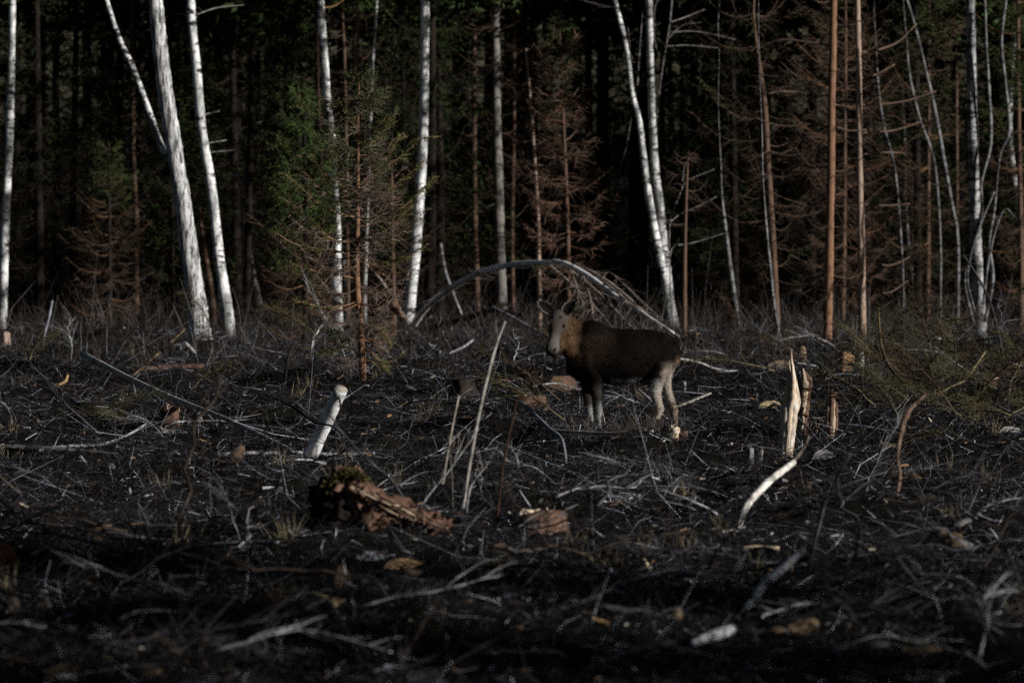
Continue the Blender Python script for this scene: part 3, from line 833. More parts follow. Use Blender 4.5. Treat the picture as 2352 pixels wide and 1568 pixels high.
# ------------------------------------------------------------------ spruces deeper in the wood
def spruce_variant(seed, H=17., green0=8.6, cnt=26, bl_=(.25, .5), bw_=.13):
    rng = np.random.default_rng(seed)
    t = np.linspace(0, 1, 26)
    lean = rng.normal(0, .012, 2)
    P = np.stack([lean[0] * t * H + .04 * np.sin(t * 5 + seed), lean[1] * t * H, t * H - .2], -1)
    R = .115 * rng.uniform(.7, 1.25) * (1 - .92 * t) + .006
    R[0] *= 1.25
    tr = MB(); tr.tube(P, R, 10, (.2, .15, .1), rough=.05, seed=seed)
    dead, crown = MB(), MB()
    z = .5
    while z < green0 + .8:
        i = z / H * 25; b = np.array([np.interp(i, range(26), P[:, k]) for k in range(3)])
        for _ in range(rng.integers(3, 6)):
            L = rng.uniform(.7, 1.9)
            p = branch_pts(b, rng.uniform(0, 6.28), L, .22, .26, .14, 6, rng)
            c = np.array((.032, .021, .0155) if rng.random() < .7 else (.028, .024, .021)) * rng.uniform(.5, 1.2)  # twig and needle colours of these trees hold painted shade
            dead.tube(p, np.linspace(.011, .004, 6), 3, c, caps=False)
            g = rng.random() < np.interp(z, [2, green0 + .5], [.10, .85])
            side_twigs(dead, p, .0055, 17, .6, c, rng, hang=.7, leafmb=crown if g else None, leafn=8, leafcol=np.array(GREEN) * .55, leaflen=.07, leafw=.018)
        z += rng.uniform(.25, .45)
    z = green0
    while z < H - .2:
        i = z / H * 25; b = np.array([np.interp(i, range(26), P[:, k]) for k in range(3)])
        f = (z - green0) / (H - green0)
        for _ in range(4):
            L = 2.0 * (1 - .88 * f) * rng.uniform(.7, 1.1)
            p = branch_pts(b, rng.uniform(0, 6.28), L, .2, .1, .1, 5, rng)
            q = rng.uniform(.05, 1, cnt) * 4; ix = np.minimum(q.astype(int), 3); qq = (q - ix)[:, None]
            PP = p[ix] * (1 - qq) + p[ix + 1] * qq + rng.normal(0, .08, (cnt, 3))
            D = nrm(rng.normal(0, 1, (cnt, 3)) * (1, 1, .4) + nrm(p[-1] - p[0]) * .6 - np.array((0, 0, .35)))
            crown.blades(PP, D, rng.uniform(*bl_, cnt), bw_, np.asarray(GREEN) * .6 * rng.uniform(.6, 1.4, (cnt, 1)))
        z += rng.uniform(.3, .42)
    return tr.mesh('trunk', M_DEEP, True), dead.mesh('lower_crown', M_TWIG), crown.mesh('crown', M_NEEDLE)


VARS = [spruce_variant(300 + k, 16 + k % 3 * 1.5) for k in range(6)]


def place_spruce(x, y, v, rz, s, label, group, lower=True):
    z = float(hgt(x, y)) if abs(x) < 30 else 0.
    root = bpy.data.objects.new('spruce_tree', None); col.objects.link(root)
    root.location = (x, y, z); root.rotation_euler = (0, 0, rz); root.scale = (s, s, s)
    tag(root, label, 'spruce', group)
    for nm, me in zip(('trunk', 'lower_crown', 'crown'), v):
        o = bpy.data.objects.new(nm, me); col.objects.link(o); o.parent = root
        if nm != 'trunk': o['kind'] = 'stuff'
    return root


pr = np.random.default_rng(77)
spots = []
tries = 0
while len(spots) < 96 and tries < 6000:
    tries += 1
    y = pr.uniform(108, 127); x = pr.uniform(-17, 23)
    if y < 113 and pr.random() < .4: continue
    if y < 117 and -1.6 < x < 4.5: continue
    if all((x - a) ** 2 + (y - b) ** 2 > 2.0 ** 2 for a, b in spots):
        spots.append((x, y))
for k, (x, y) in enumerate(spots):
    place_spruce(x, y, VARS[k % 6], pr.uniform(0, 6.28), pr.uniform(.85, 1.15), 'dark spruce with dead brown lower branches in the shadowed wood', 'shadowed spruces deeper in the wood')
FULL = [spruce_variant(340 + q, 10 + q, 1.6, 95, (.08, .2), .03) for q in range(3)]
for q, (x, y) in enumerate([(-13.2, 111), (-11, 114), (-8.6, 110.5), (-7.2, 115), (-5.4, 111), (-3.6, 113.5), (-1.9, 112), (-.4, 116), (1.6, 118), (3.2, 117), (4.9, 113), (6.2, 116), (8.9, 114), (10.6, 111.5), (12.4, 114.5), (13.6, 110.5)]):
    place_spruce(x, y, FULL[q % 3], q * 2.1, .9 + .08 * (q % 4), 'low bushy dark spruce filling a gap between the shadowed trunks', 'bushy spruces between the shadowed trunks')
# unseen spruces added outside the frame on the sunny side to shade the near ground
k = 0
for x, y in [(13.5, 34), (16, 38), (14.5, 29), (18, 31.5), (19.5, 36), (22, 40), (23, 33), (26.5, 37), (20, 26), (28, 31), (31, 35), (12.2, 31.2)]:
    place_spruce(x, y - 6.2, VARS[k % 6], k * 1.7, 1.0 + .1 * (k % 3), 'spruce of the near stand beyond the right side of the picture', 'spruces beyond the right side of the picture'); k += 1

# far wood that reads as one mass
fr = np.random.default_rng(5)
mbf = MB()
FS = [(x, y) for y in np.arange(128, 160, 3.9) for x in np.arange(-46, 64, 3.5)] + [(x, y) for y in np.arange(104.5, 127, 3.2) for x in np.arange(24.5, 74, 3.1)] + [(x, y) for y in np.arange(104.5, 127, 3.8) for x in np.arange(-42, -19, 3.6)]
if True:
    for x, y in FS:
        bx, by = x + fr.uniform(-1.4, 1.4), y + fr.uniform(-1.4, 1.4)
        H = fr.uniform(14, 20)
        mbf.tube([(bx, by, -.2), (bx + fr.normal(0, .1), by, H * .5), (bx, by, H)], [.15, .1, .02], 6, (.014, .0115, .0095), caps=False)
        nb = 38
        z = fr.uniform(1, H, nb); a = fr.uniform(0, 6.28, nb)
        L = np.clip(2.2 * (1 - z / H) + .35, .3, 1.9) * fr.uniform(.6, 1.1, nb)
        P0 = np.stack([np.full(nb, bx), np.full(nb, by), z], -1)
        D = np.stack([np.sin(a), np.cos(a), fr.uniform(-.35, .15, nb)], -1)
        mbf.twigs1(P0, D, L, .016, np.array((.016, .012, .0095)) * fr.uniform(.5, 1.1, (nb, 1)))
        nl = 5
        t = fr.uniform(.25, 1, (nb, nl))
        LP = P0[:, None] + nrm(D)[:, None] * (L[:, None] * t)[..., None]
        keep = (z > fr.uniform(1.5, 7, nb))
        LP = LP[keep].reshape(-1, 3)
        mbf.blades(LP, fr.normal(0, 1, LP.shape) * (1, 1, .5) - np.array((0, 0, .3)), .55, .2, np.array((.008, .013, .005)) * fr.uniform(.5, 1.2, (len(LP), 1)))  # wood and needles near black: darkness of the far wood put into colour
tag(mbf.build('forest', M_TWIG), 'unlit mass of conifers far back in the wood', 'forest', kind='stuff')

# ------------------------------------------------------------------ moose
MO = ground_at(1430, 985.5)
MK = 656.0


def mp(c, y, Yd=0.):
    return np.array(((c - 1150) / MK, Yd, (1480 - y) / MK))


def ring_loft(mb, rings, n=20, power=2.0):
    """rings: centre, u axis vector, v axis vector (their lengths are the radii)"""
    a = np.linspace(0, 2 * math.pi, n, endpoint=False)
    ca = np.sign(np.cos(a)) * np.abs(np.cos(a)) ** (2 / power); sa = np.sign(np.sin(a)) * np.abs(np.sin(a)) ** (2 / power)
    V = np.array([c + ca[:, None] * np.asarray(u)[None] + sa[:, None] * np.asarray(v)[None] for c, u, v in rings])
    m = len(rings)
    i = np.arange(m - 1)[:, None]; j = np.arange(n)[None]; j2 = (j + 1) % n
    Q = np.stack([i * n + j, i * n + j2, (i + 1) * n + j2, (i + 1) * n + j], -1).reshape(-1, 4)
    VV = np.vstack([V.reshape(-1, 3), rings[0][0], rings[-1][0]])
    jj = np.arange(n); jn = (jj + 1) % n
    T = np.vstack([np.stack([np.full(n, m * n), jn, jj], -1), np.stack([np.full(n, m * n + 1), (m - 1) * n + jj, (m - 1) * n + jn], -1)])
    mb.add(VV, (.1, .1, .1), Q, T)


def ellipsoid(mb, c, u, v, w, n=14):
    th = np.linspace(0.05, math.pi - .05, n)
    ring_loft(mb, [(np.asarray(c) + np.asarray(w) * math.cos(t), np.asarray(u) * math.sin(t), np.asarray(v) * math.sin(t)) for t in th], n)


def leg(mb, rows, Yd, lat=.82):
    S = spline(np.array([[*mp(c, y, Yd if len(q) == 0 else q[0]), r] for c, y, r, *q in rows]), 4)
    ring_loft(mb, [(s[:3], (s[3], 0, 0), (0, s[3] * lat, 0)) for s in S], 14)


mm = MB()
tors = [(572, 520, 850, .12), (610, 455, 890, .19), (680, 376, 932, .25), (760, 334, 958, .285), (860, 332, 966, .30), (960, 366, 968, .315), (1050, 402, 972, .33), (1180, 412, 978, .345), (1300, 415, 966, .335),
        (1400, 420, 940, .315), (1500, 430, 905, .30), (1600, 468, 860, .265), (1680, 525, 815, .21), (1728, 590, 760, .13), (1745, 630, 720, .05)]
TS = spline(np.array(tors, float), 3)
ring_loft(mm, [(mp(c, (t + b) / 2), (0, hw, 0), (0, 0, (b - t) / 2 / MK)) for c, t, b, hw in TS], 26, 2.25)
# shoulder and haunch muscle
for sy in (-1, 1):
    ellipsoid(mm, mp(800, 690, .15 * sy), (.17, 0, .05), (0, .15, 0), (-.03, 0, .34))
    ellipsoid(mm, mp(1540, 650, .13 * sy), (.24, 0, 0), (0, .16, 0), (.04, 0, .30))
# neck
nk = [((-.54, 0, 1.30), .38, .24), ((-.68, -.035, 1.41), .335, .215), ((-.80, -.11, 1.52), .285, .185), ((-.89, -.20, 1.64), .225, .155), ((-.965, -.27, 1.755), .165, .13), ((-1.0, -.31, 1.84), .10, .105)]
NK = spline(np.array([[*c, a, b] for c, a, b in nk]), 4)
tn = nrm(np.gradient(NK[:, :3], axis=0))
ring_loft(mm, [(s[:3], nrm(np.cross(np.cross(t, (0, 0, 1.)), t)) * s[3], nrm(np.cross(t, (0, 0, 1.))) * s[4]) for s, t in zip(NK, tn)], 20)
# head
HP = np.array((-1.015, -.30, 1.885)); HN = np.array((-1.125, -.69, 1.30))
ha = nrm(HN - HP); hl = nrm(np.cross(ha, (.10, -.55, .84))); hl = hl if hl[0] > 0 else -hl
hn = nrm(np.cross(hl, ha)); hn = hn if hn[1] < 0 else -hn
HL = np.linalg.norm(HN - HP)
hd = [(-.06, .05, .05, 0), (0., .088, .085, -.01), (.10, .112, .10, -.02), (.22, .118, .115, -.035), (.34, .112, .125, -.045), (.48, .088, .118, -.04), (.60, .080, .105, -.025), (.72, .088, .105, -.015), (.84, .102, .112, -.008), (.94, .102, .105, -.012), (1.01, .084, .08, -.02), (1.05, .045, .04, -.025)]
HS = spline(np.array(hd) * np.array((1, 1.07, 1.07, 1)), 3)
ring_loft(mm, [(HP + ha * t * HL + hn * off, hl * a, hn * b) for t, a, b, off in HS], 22, 2.3)
ellipsoid(mm, HP + ha * .06 + hn * .05, hl * .065, hn * .04, ha * .10)                 # crown of the skull
for s in (-1, 1):
    ellipsoid(mm, HP + ha * .27 * HL + hl * s * .10 + hn * .025, hl * .035, hn * .035, ha * .07)   # brow over the eye
    ellipsoid(mm, HP + ha * .90 * HL + hl * s * .055 + hn * .045, hl * .04, hn * .045, ha * .07)   # nostril bulge
ellipsoid(mm, HP + ha * .84 * HL - hn * .075, hl * .055, hn * .045, ha * .10)          # chin
ellipsoid(mm, np.array((-1.05, -.36, 1.27)), (.035, 0, 0), (0, .03, 0), (.02, 0, .13))   # bell under the throat
ellipsoid(mm, np.array((-.99, -.27, 1.44)), (.10, 0, 0), (0, .11, 0), (.02, 0, .16))     # throat
leg(mm, [(825, 660, .10, -.10), (835, 740, .16, -.13), (850, 840, .14, -.155), (866, 930, .105), (874, 1040, .09), (884, 1150, .07), (891, 1225, .068), (894, 1265, .062), (900, 1330, .045), (903, 1395, .042), (904, 1432, .052), (898, 1462, .045), (893, 1490, .055)], -.17)
leg(mm, [(810, 680, .10, .09), (800, 760, .15, .12), (775, 880, .12), (768, 980, .083), (783, 1100, .068), (800, 1215, .060), (806, 1255, .056), (822, 1330, .042), (835, 1395, .040), (838, 1432, .05), (832, 1462, .043), (827, 1490, .053)], .15)
leg(mm, [(1560, 560, .10, -.07), (1555, 640, .19, -.10), (1540, 740, .215, -.13), (1518, 850, .18, -.155), (1492, 950, .128), (1484, 1050, .098), (1500, 1140, .080), (1524, 1205, .076), (1528, 1245, .072), (1506, 1305, .052), (1488, 1375, .043), (1476, 1425, .05), (1468, 1458, .045), (1460, 1490, .057)], -.17)
leg(mm, [(1580, 600, .10, .07), (1600, 700, .17, .11), (1606, 790, .145, .14), (1600, 880, .11), (1602, 970, .083), (1622, 1070, .072), (1655, 1165, .068), (1684, 1215, .066), (1690, 1250, .060), (1694, 1320, .046), (1702, 1385, .041), (1706, 1428, .049), (1700, 1460, .044), (1694, 1490, .055)], .16)
ellipsoid(mm, mp(1738, 665, 0), (.02, 0, 0), (0, .03, 0), (0, 0, .07))                   # tail
tmp = bpy.data.objects.new('tmp', mm.mesh('tmp', None)); col.objects.link(tmp)
md = tmp.modifiers.new('r', 'REMESH'); md.mode = 'VOXEL'; md.voxel_size = .0145
md = tmp.modifiers.new('s', 'SMOOTH'); md.factor = .5; md.iterations = 12
dg = bpy.context.evaluated_depsgraph_get()
body = bpy.data.meshes.new_from_object(tmp.evaluated_get(dg))
bpy.data.objects.remove(tmp)
nv = len(body.vertices)
co = np.zeros(nv * 3, np.float32); body.vertices.foreach_get('co', co); co = co.reshape(-1, 3).astype(float)
no = np.zeros(nv * 3, np.float32); body.vertex_normals.foreach_get('vector', no); no = no.reshape(-1, 3).astype(float)


def sstep(a, b, x):
    t = np.clip((x - a) / (b - a), 0, 1); return t * t * (3 - 2 * t)


def moose_colour(p, nrmv=None):
    x, y, z = p[:, 0], p[:, 1], p[:, 2]
    pat = 1 + .45 * np.sin(x * 6.1 + 2.2 * np.sin(z * 5 + 1)) * np.sin(z * 7.3 + 1.7 * np.sin(x * 4)) + .2 * np.sin(x * 23 + z * 11) * np.sin(z * 29 - x * 7)
    C = np.array((.0068, .0051, .0042)) * pat[:, None] * .85

    def blend(mask, c):
        nonlocal C
        C = C * (1 - mask[:, None]) + np.array(c) * mask[:, None]
    wob = .03 * np.sin(x * 17 + z * 9) + .02 * np.sin(z * 31 - y * 12)
    blend(sstep(.95, 1.25, z + wob) * sstep(1.66, 1.5, z) * sstep(-.05, -.35, x + wob) * .7, (.026, .0165, .011))       # warmer shoulder
    neck = sstep(-.62, -.80, x + wob) * sstep(1.05, 1.25, z)
    blend(neck * .95, (.092, .054, .029))
    hx = (p - HP) @ ha / HL
    lateral = np.abs((p - HP - np.outer(hx * HL, ha)) @ hl); front = (p - HP) @ hn
    head = sstep(-.14, -.03, hx) * sstep(.19, .145, lateral) * sstep(-.14, -.05, front)
    blend(head, (.050, .041, .034))
    blend(head * sstep(.12, .0, hx) * .7, (.055, .047, .042))
    blend(head * sstep(.45, .75, hx) * .8, (.10, .092, .083))
    blend(head * sstep(.93, 1.02, hx) * .8, (.05, .045, .04))
    blend(sstep(1.33, 1.26, z) * sstep(-.98, -1.03, x), (.02, .015, .012))
    # legs
    fr_ = (x < -.2)
    legz = np.where(fr_, sstep(.50, .30, z + wob), sstep(.94, .62, z + wob))
    pale = np.where(fr_[:, None], np.array((.27, .265, .255)), np.array((.42, .405, .385)))
    m = legz * sstep(.92, .8, z)
    mid = np.where(fr_, sstep(.85, .62, z), 0)
    blend(mid * .8, (.04, .035, .031))
    C = C * (1 - m[:, None]) + pale * m[:, None]
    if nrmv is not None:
        leg_tone = .55 + .45 * sstep(-.6, .7, nrmv[:, 0] + .25 * np.sin(z * 13 + x * 5))  # leg coat darker in front, paler behind
        C = np.where((z < .75)[:, None], C * (leg_tone[:, None] * sstep(.75, .5, z)[:, None] + 1 - sstep(.75, .5, z)[:, None]), C)
    rear = sstep(.52, .68, x - (z - .9) * .25 + wob) * sstep(1.18, .95, z) * (x > .4)     # pale back of the thigh
    blend(rear * .9, (.27, .225, .18))
    blend(sstep(.80, .86, x) * sstep(1.25, 1.1, z) * .6, (.20, .13, .08))
    return C


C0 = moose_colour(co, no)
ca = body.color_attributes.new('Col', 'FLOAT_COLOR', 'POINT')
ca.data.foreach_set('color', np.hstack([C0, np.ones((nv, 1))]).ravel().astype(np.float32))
body.polygons.foreach_set('use_smooth', np.ones(len(body.polygons), bool))
M_FUR = attr_mat('moose_fur', rough=.9, spec=.04, nscale=40., lo=.75, hi=1.2, stretch=(1.6, 1.6, .5), bumpd=.012)
body.materials.append(M_FUR)
moose = empty('moose', MO, 'dark brown antlerless moose standing sideways, looking at the viewer', 'moose')
bo = bpy.data.objects.new('body', body); col.objects.link(bo); bo.parent = moose
# short coat
fi = RNG.integers(0, nv, 34000)
fi = fi[(co[fi, 2] > .12)]
fp = co[fi] + RNG.normal(0, .004, (len(fi), 3)); fn = no[fi]
flow = np.tile(np.array((.55, 0, -.8)), (len(fi), 1))
hx = (fp - HP) @ ha / HL
hm = (hx > -.05) & (hx < 1.1) & (np.abs((fp - HP - np.outer(hx * HL, ha)) @ hl) < .15) & ((fp - HP) @ hn > -.13)
flow[hm] = -ha * .3 + np.array((0, 0, -.5))
fl = np.where(hm, .009, .034)
ln = sstep(-.35, -.6, fp[:, 0]) * sstep(1.5, 1.7, fp[:, 2]) * (~hm)
fl = fl + .04 * ln
D = nrm(flow - fn * (flow * fn).sum(1)[:, None] + fn * .22 + RNG.normal(0, .14, fp.shape))
mb = MB(); mb.blades(fp, D, fl * RNG.uniform(.6, 1.3, len(fi)), .004, C0[fi] * RNG.uniform(.8, 1.15, (len(fi), 1)))
fo = bpy.data.objects.new('fur', mb.mesh('fur', M_FUR)); col.objects.link(fo); fo.parent = moose; fo['kind'] = 'stuff'


def moose_part(name, mb, mat, smooth=True, par=None):
    o = bpy.data.objects.new(name, mb.mesh(name, mat, smooth)); col.objects.link(o); o.parent = par or moose
    return o


M_EYE, nt, b = new_mat('moose_eye'); b.inputs['Base Color'].default_value = (.008, .006, .005, 1); b.inputs['Roughness'].default_value = .12
M_HOOF, nt, b = new_mat('hoof_horn'); b.inputs['Base Color'].default_value = (.03, .027, .025, 1); b.inputs['Roughness'].default_value = .55
M_NOS, nt, b = new_mat('nostril_dark'); b.inputs['Base Color'].default_value = (.006, .005, .005, 1); b.inputs['Roughness'].default_value = .8
for s in (-1, 1):
    ec = HP + ha * .32 * HL + hl * s * .118 + hn * .038
    mb = MB(); ellipsoid(mb, ec, hl * .024, hn * .026, ha * .028); moose_part('eye', mb, M_EYE)
    mb = MB()
    t = np.linspace(-1.2, 1.2, 9)
    mb.tube([ec + hl * s * (.016) + ha * (.032 * math.sin(q)) - ha * .006 + hn * (.026 * math.cos(q)) for q in t], .008, 6, (.075, .06, .045)); moose_part('eyelid', mb, M_FUR)
    mb = MB(); ellipsoid(mb, HP + ha * .965 * HL + hl * s * .052 + hn * .075, hl * .017, hn * .02, ha * .030); moose_part('nostril', mb, M_NOS)
    # forehead pit where the antler would grow
    mb = MB(); ellipsoid(mb, HP + ha * .15 * HL + hl * s * .055 + hn * .093, hl * .016, hn * .008, ha * .022); moose_part('forehead_mark', mb, M_NOS)


def ear(base, tip, width, face, side):
    L = np.linalg.norm(tip - base); ax = nrm(tip - base)
    fc = nrm(face - ax * np.dot(face, ax)); sd = np.cross(ax, fc)
    nu, nvv = 12, 9
    outs = []
    for off in (0, .010):
        G = []
        for i in range(nu):
            t = i / (nu - 1)
            w = width * (math.sin(math.pi * min(1, t ** .72)) ** .75 * .95 + .10 * (1 - t)) + .004
            for j in range(nvv):
                q = j / (nvv - 1) * 2 - 1
                G.append(base + ax * L * t + sd * w * .5 * q + fc * ((q * q) * w * .26 - .015 * math.sin(t * 3)) - fc * off * (1 - abs(q) * .5))
        outs.append(np.array(G))
    idx = np.arange(nu * nvv).reshape(nu, nvv)
    Q = np.stack([idx[:-1, :-1], idx[:-1, 1:], idx[1:, 1:], idx[1:, :-1]], -1).reshape(-1, 4)
    qv = np.tile(np.abs(np.linspace(-1, 1, nvv)), nu); tv = np.repeat(np.linspace(0, 1, nu), nvv)
    rim = np.clip(sstep(.78, 1, qv) + sstep(.86, 1, tv), 0, 1)[:, None]
    cin = np.array((.008, .007, .0065)) * (1 - rim) + np.array((.17, .155, .135)) * rim
    cout = np.array((.045, .037, .031)) * (1 - rim) + np.array((.10, .09, .078)) * rim
    mb = MB(); mb.add(outs[0], cin, Q); mb.add(outs[1], cout, Q[:, ::-1])
    e = moose_part('ear', mb, M_FUR)
    k = 420
    r_ = np.random.default_rng(int(base[0] * -1000))
    ii_ = r_.integers(0, nu * nvv, k)
    keep = (qv[ii_] > .55)
    P = outs[0][ii_[keep]] + r_.normal(0, .006, (keep.sum(), 3))
    mb = MB(); mb.blades(P, nrm(ax * .6 + fc * .5 - sd * 0 + r_.normal(0, .45, P.shape)), .03, .004, (.12, .11, .095) * r_.uniform(.5, 1.2, (len(P), 1)))
    h = moose_part('ear_hair', mb, M_FUR, par=e); h['kind'] = 'stuff'


ear(HP + hl * .085 - ha * .02 - hn * .02, np.array((-.74, -.29, 2.11)), .18, np.array((-.15, -.95, .15)), 1)
ear(HP - hl * .085 - ha * .02 - hn * .02, np.array((-1.35, -.26, 2.08)), .18, np.array((.30, -.95, .2)), -1)
for c, yd in ((893, -.17), (827, .15), (1460, -.17), (1694, .16)):
    for s in (-1, 1):
        mb = MB()
        ring_loft(mb, [(mp(c - 8, 1462, yd + s * .022), (.045, 0, 0), (0, .02, 0)), (mp(c - 14, 1490, yd + s * .026), (.058, 0, 0), (0, .025, 0)), (mp(c - 18, 1512, yd + s * .028), (.066, 0, 0), (0, .027, 0))], 12)
        moose_part('hoof', mb, M_HOOF)

# ------------------------------------------------------------------ named pieces of logging slash
def px_stick(name, label, cat, pts, d0=None, d1=None, color=(.2, .18, .16), mat=None, sides=8, n=6, rough=.08, seed=1, group=None, twigs=0, cut=None, lift=0.):
    """a stick through picture points; d0, d1: distance of its first and last point (None: where the ground is)"""
    g0 = ground_at(pts[0][0], pts[0][1]); g1 = ground_at(pts[-1][0], pts[-1][1])
    rf = ray(pts[0][0], pts[0][1]); flat = CAM_H / -rf[2] * rf[1]
    if d0 is not None and d1 is not None and abs(d0 - flat) < 1.5:      # first point stands on the uneven ground
        d0, d1 = d0 + g0[1] - flat, d1 + g0[1] - flat
    d0 = g0[1] if d0 is None else d0
    d1 = g1[1] if d1 is None else d1
    m = len(pts)
    P = np.array([[*at(px, py, d0 + (d1 - d0) * i / (m - 1)), mpx(w, d0 + (d1 - d0) * i / (m - 1)) * .5] for i, (px, py, w) in enumerate(pts)])
    S = spline(P, n)
    zg = hgt(S[:, 0], S[:, 1])
    S[:, 2] = np.maximum(S[:, 2], zg + S[:, 3] * .5 + .055)
    root = empty(name, S[0][:3], label, cat, group)
    mb = MB(); mb.tube(S[:, :3], S[:, 3], sides, color, rough=rough, seed=seed)
    mb.build('stem', mat or M_STICK, root, smooth=True)
    if twigs:
        m2 = MB(); side_twigs(m2, S[:, :3], .005, twigs, .45, np.array(color) * .7, np.random.default_rng(seed), hang=0)
        m2.build('twigs', M_TWIG, root)['kind'] = 'stuff'
    if cut is not None:
        i, cc = cut
        c = S[i][:3]; t = nrm(S[i][:3] - S[i - 2][:3]) if i == -1 else nrm(S[0][:3] - S[2][:3])
        u = nrm(np.cross(t, (0, .3, 1.))); w = np.cross(t, u)
        a = np.linspace(0, 2 * math.pi, 16, endpoint=False); rr = S[i][3] * .97
        V = [c + t * .012] + [c + t * .008 + rr * (math.cos(q) * u + math.sin(q) * w) for q in a] + [c - t * .01 + rr * (math.cos(q) * u + math.sin(q) * w) for q in a]
        T = [(0, 1 + k, 1 + (k + 1) % 16) for k in range(16)]
        QQ = [(1 + k, 17 + k, 17 + (k + 1) % 16, 1 + (k + 1) % 16) for k in range(16)]
        mb = MB(); mb.add(V, cc, QQ, T); mb.build('cut_face', M_CUT, root)
    return root


WOODC = (.58, .36, .19)
PALE = (.48, .46, .43)
px_stick('birch_log', 'short thick white birch log leaning up out of the slash', 'log', [(708, 1062, 33), (735, 1000, 33), (758, 950, 32), (784, 893, 31)], 63.6, 63.0, mat=M_LOG, sides=20, cut=(-1, (.30, .27, .23)), rough=.035)
px_stick('pole', 'long thin grey pole slanting down from the left to the mossy stump', 'pole', [(190, 812, 15), (290, 865, 14), (400, 915, 13), (520, 962, 11), (640, 1020, 10), (746, 1079, 8)], 76., 62.3, color=(.42, .40, .38), cut=(0, (.5, .38, .22)))
px_stick('fallen_birch', 'pale fallen birch stem lying at the left edge of the clearing', 'branch', [(-30, 1040, 15), (60, 1034, 14), (130, 1036, 12), (200, 1045, 10), (270, 1052, 8)], mat=M_BIRCH2, color=PALE, sides=10)
px_stick('fallen_branch', 'grey branch arching up over the pale fallen birch stem', 'branch', [(90, 1052, 6), (150, 1038, 7), (230, 1022, 7), (290, 1000, 6), (335, 974, 5)], 64.5, 68, color=(.25, .26, .27), twigs=8)
px_stick('fallen_branch', 'bleached crooked branch rising right out of the dark slash beside the splintered snag', 'branch', [(1660, 1232, 10), (1690, 1216, 14), (1703, 1192, 16), (1716, 1160, 18), (1760, 1110, 19), (1822, 1062, 16)], 51.5, 54.5, color=(.62, .58, .52), rough=.1, n=8)
px_stick('fallen_branch', 'grey bent branch rising right in the blurred near ground', 'branch', [(1716, 1430, 16), (1730, 1385, 18), (1752, 1348, 19), (1800, 1305, 18), (1846, 1262, 14)], 43.2, 44.6, color=(.72, .72, .74), rough=.12)
px_stick('fallen_branch', 'dark thin branch continuing beyond the bleached crooked branch', 'branch', [(1815, 1066, 10), (1845, 1030, 9), (1858, 1000, 6)], 55, 57, color=(.13, .11, .09))
px_stick('fallen_branch', 'blue-grey crooked branch left of the front legs of the moose', 'branch', [(1165, 915, 8), (1205, 930, 9), (1238, 962, 10), (1262, 985, 11), (1290, 1010, 10), (1300, 1062, 7)], 73, 62.5, color=(.22, .23, .25), twigs=6)
px_stick('stalk', 'tallest pale stalk standing in front of the bent birch', 'stalk', [(1062, 1182, 8), (1076, 1080, 8), (1098, 960, 8), (1118, 870, 8), (1140, 790, 7), (1160, 738, 6)], 54.7, 55., color=(.30, .28, .25), sides=6, rough=.04)
px_stick('stalk', 'shorter pale stalk left of the tallest stalk', 'stalk', [(1014, 1168, 7), (1020, 1090, 7), (1038, 985, 6), (1054, 908, 5)], 55.6, 55.8, color=(.25, .22, .18), sides=6, rough=.04)
px_stick('stalk', 'thin dark stalk between the two pale stalks', 'stalk', [(1040, 1175, 5), (1038, 1100, 5), (1030, 1000, 4)], 55, 55, color=(.10, .09, .08), sides=5)
px_stick('stalk', 'dark reddish stalk right of the tallest pale stalk', 'stalk', [(1142, 1185, 7), (1150, 1110, 6), (1160, 1040, 6), (1178, 960, 4), (1190, 905, 3)], 54.5, 54.7, color=(.05, .028, .02), sides=6, twigs=5)
px_stick('dead_sapling', 'brown crooked dead sapling stem bending right in front of the brush pile', 'stem', [(2060, 1140, 10), (2066, 1090, 11), (2061, 1050, 10), (2071, 985, 12), (2088, 942, 11), (2105, 925, 9), (2128, 903, 5)], 57.5, 58., color=(.16, .105, .075), rough=.18, twigs=22)
px_stick('fallen_branch', 'tan stick lying in the blurred near ground at the right', 'branch', [(1935, 1425, 12), (1985, 1402, 14), (2048, 1374, 9)], 43.3, 44.3, color=(.66, .50, .34))
px_stick('fallen_branch', 'large pale blurred branch stub at the bottom right', 'branch', [(1590, 1560, 18), (1640, 1520, 26), (1680, 1480, 22)], 40.3, 41.2, color=(.45, .46, .48))
px_stick('fallen_branch', 'small white stick lying right of centre in the dark near ground', 'branch', [(1388, 1318, 11), (1412, 1330, 13), (1436, 1344, 8)], color=(.75, .75, .78))
px_stick('fallen_branch', 'tan hooked twig standing in the dark near ground', 'branch', [(1492, 1342, 9), (1488, 1305, 9), (1478, 1284, 8), (1455, 1288, 5)], 47.6, 47.9, color=(.6, .48, .33))
px_stick('fallen_branch', 'pale branch behind the hind legs of the moose reaching right', 'branch', [(1550, 822, 6), (1600, 830, 6), (1640, 845, 5), (1690, 855, 4)], 79., 84., color=(.34, .32, .31))
px_stick('fallen_branch', 'dark sagging trunk lying behind the head of the moose', 'log', [(955, 760, 11), (1010, 745, 12), (1080, 728, 12), (1130, 712, 11), (1200, 722, 9)], 104, 101, color=(.045, .04, .036), twigs=20)
px_stick('fallen_branch', 'violet-grey branch running down right to the nose of the moose', 'branch', [(1130, 705, 7), (1175, 728, 8), (1215, 752, 8), (1258, 772, 7)], 98, 95, color=(.34, .31, .32))
px_stick('fallen_branch', 'slanting grey stick crossing the bent birch on the left', 'branch', [(1012, 560, 6), (1022, 620, 7), (1035, 660, 7), (1060, 722, 6)], 104., 103., color=(.24, .22, .23))
px_stick('fallen_branch', 'left of two grey sticks forming a wide V below the bright birch', 'branch', [(915, 758, 8), (960, 785, 8), (1010, 808, 7)], color=(.30, .28, .28))
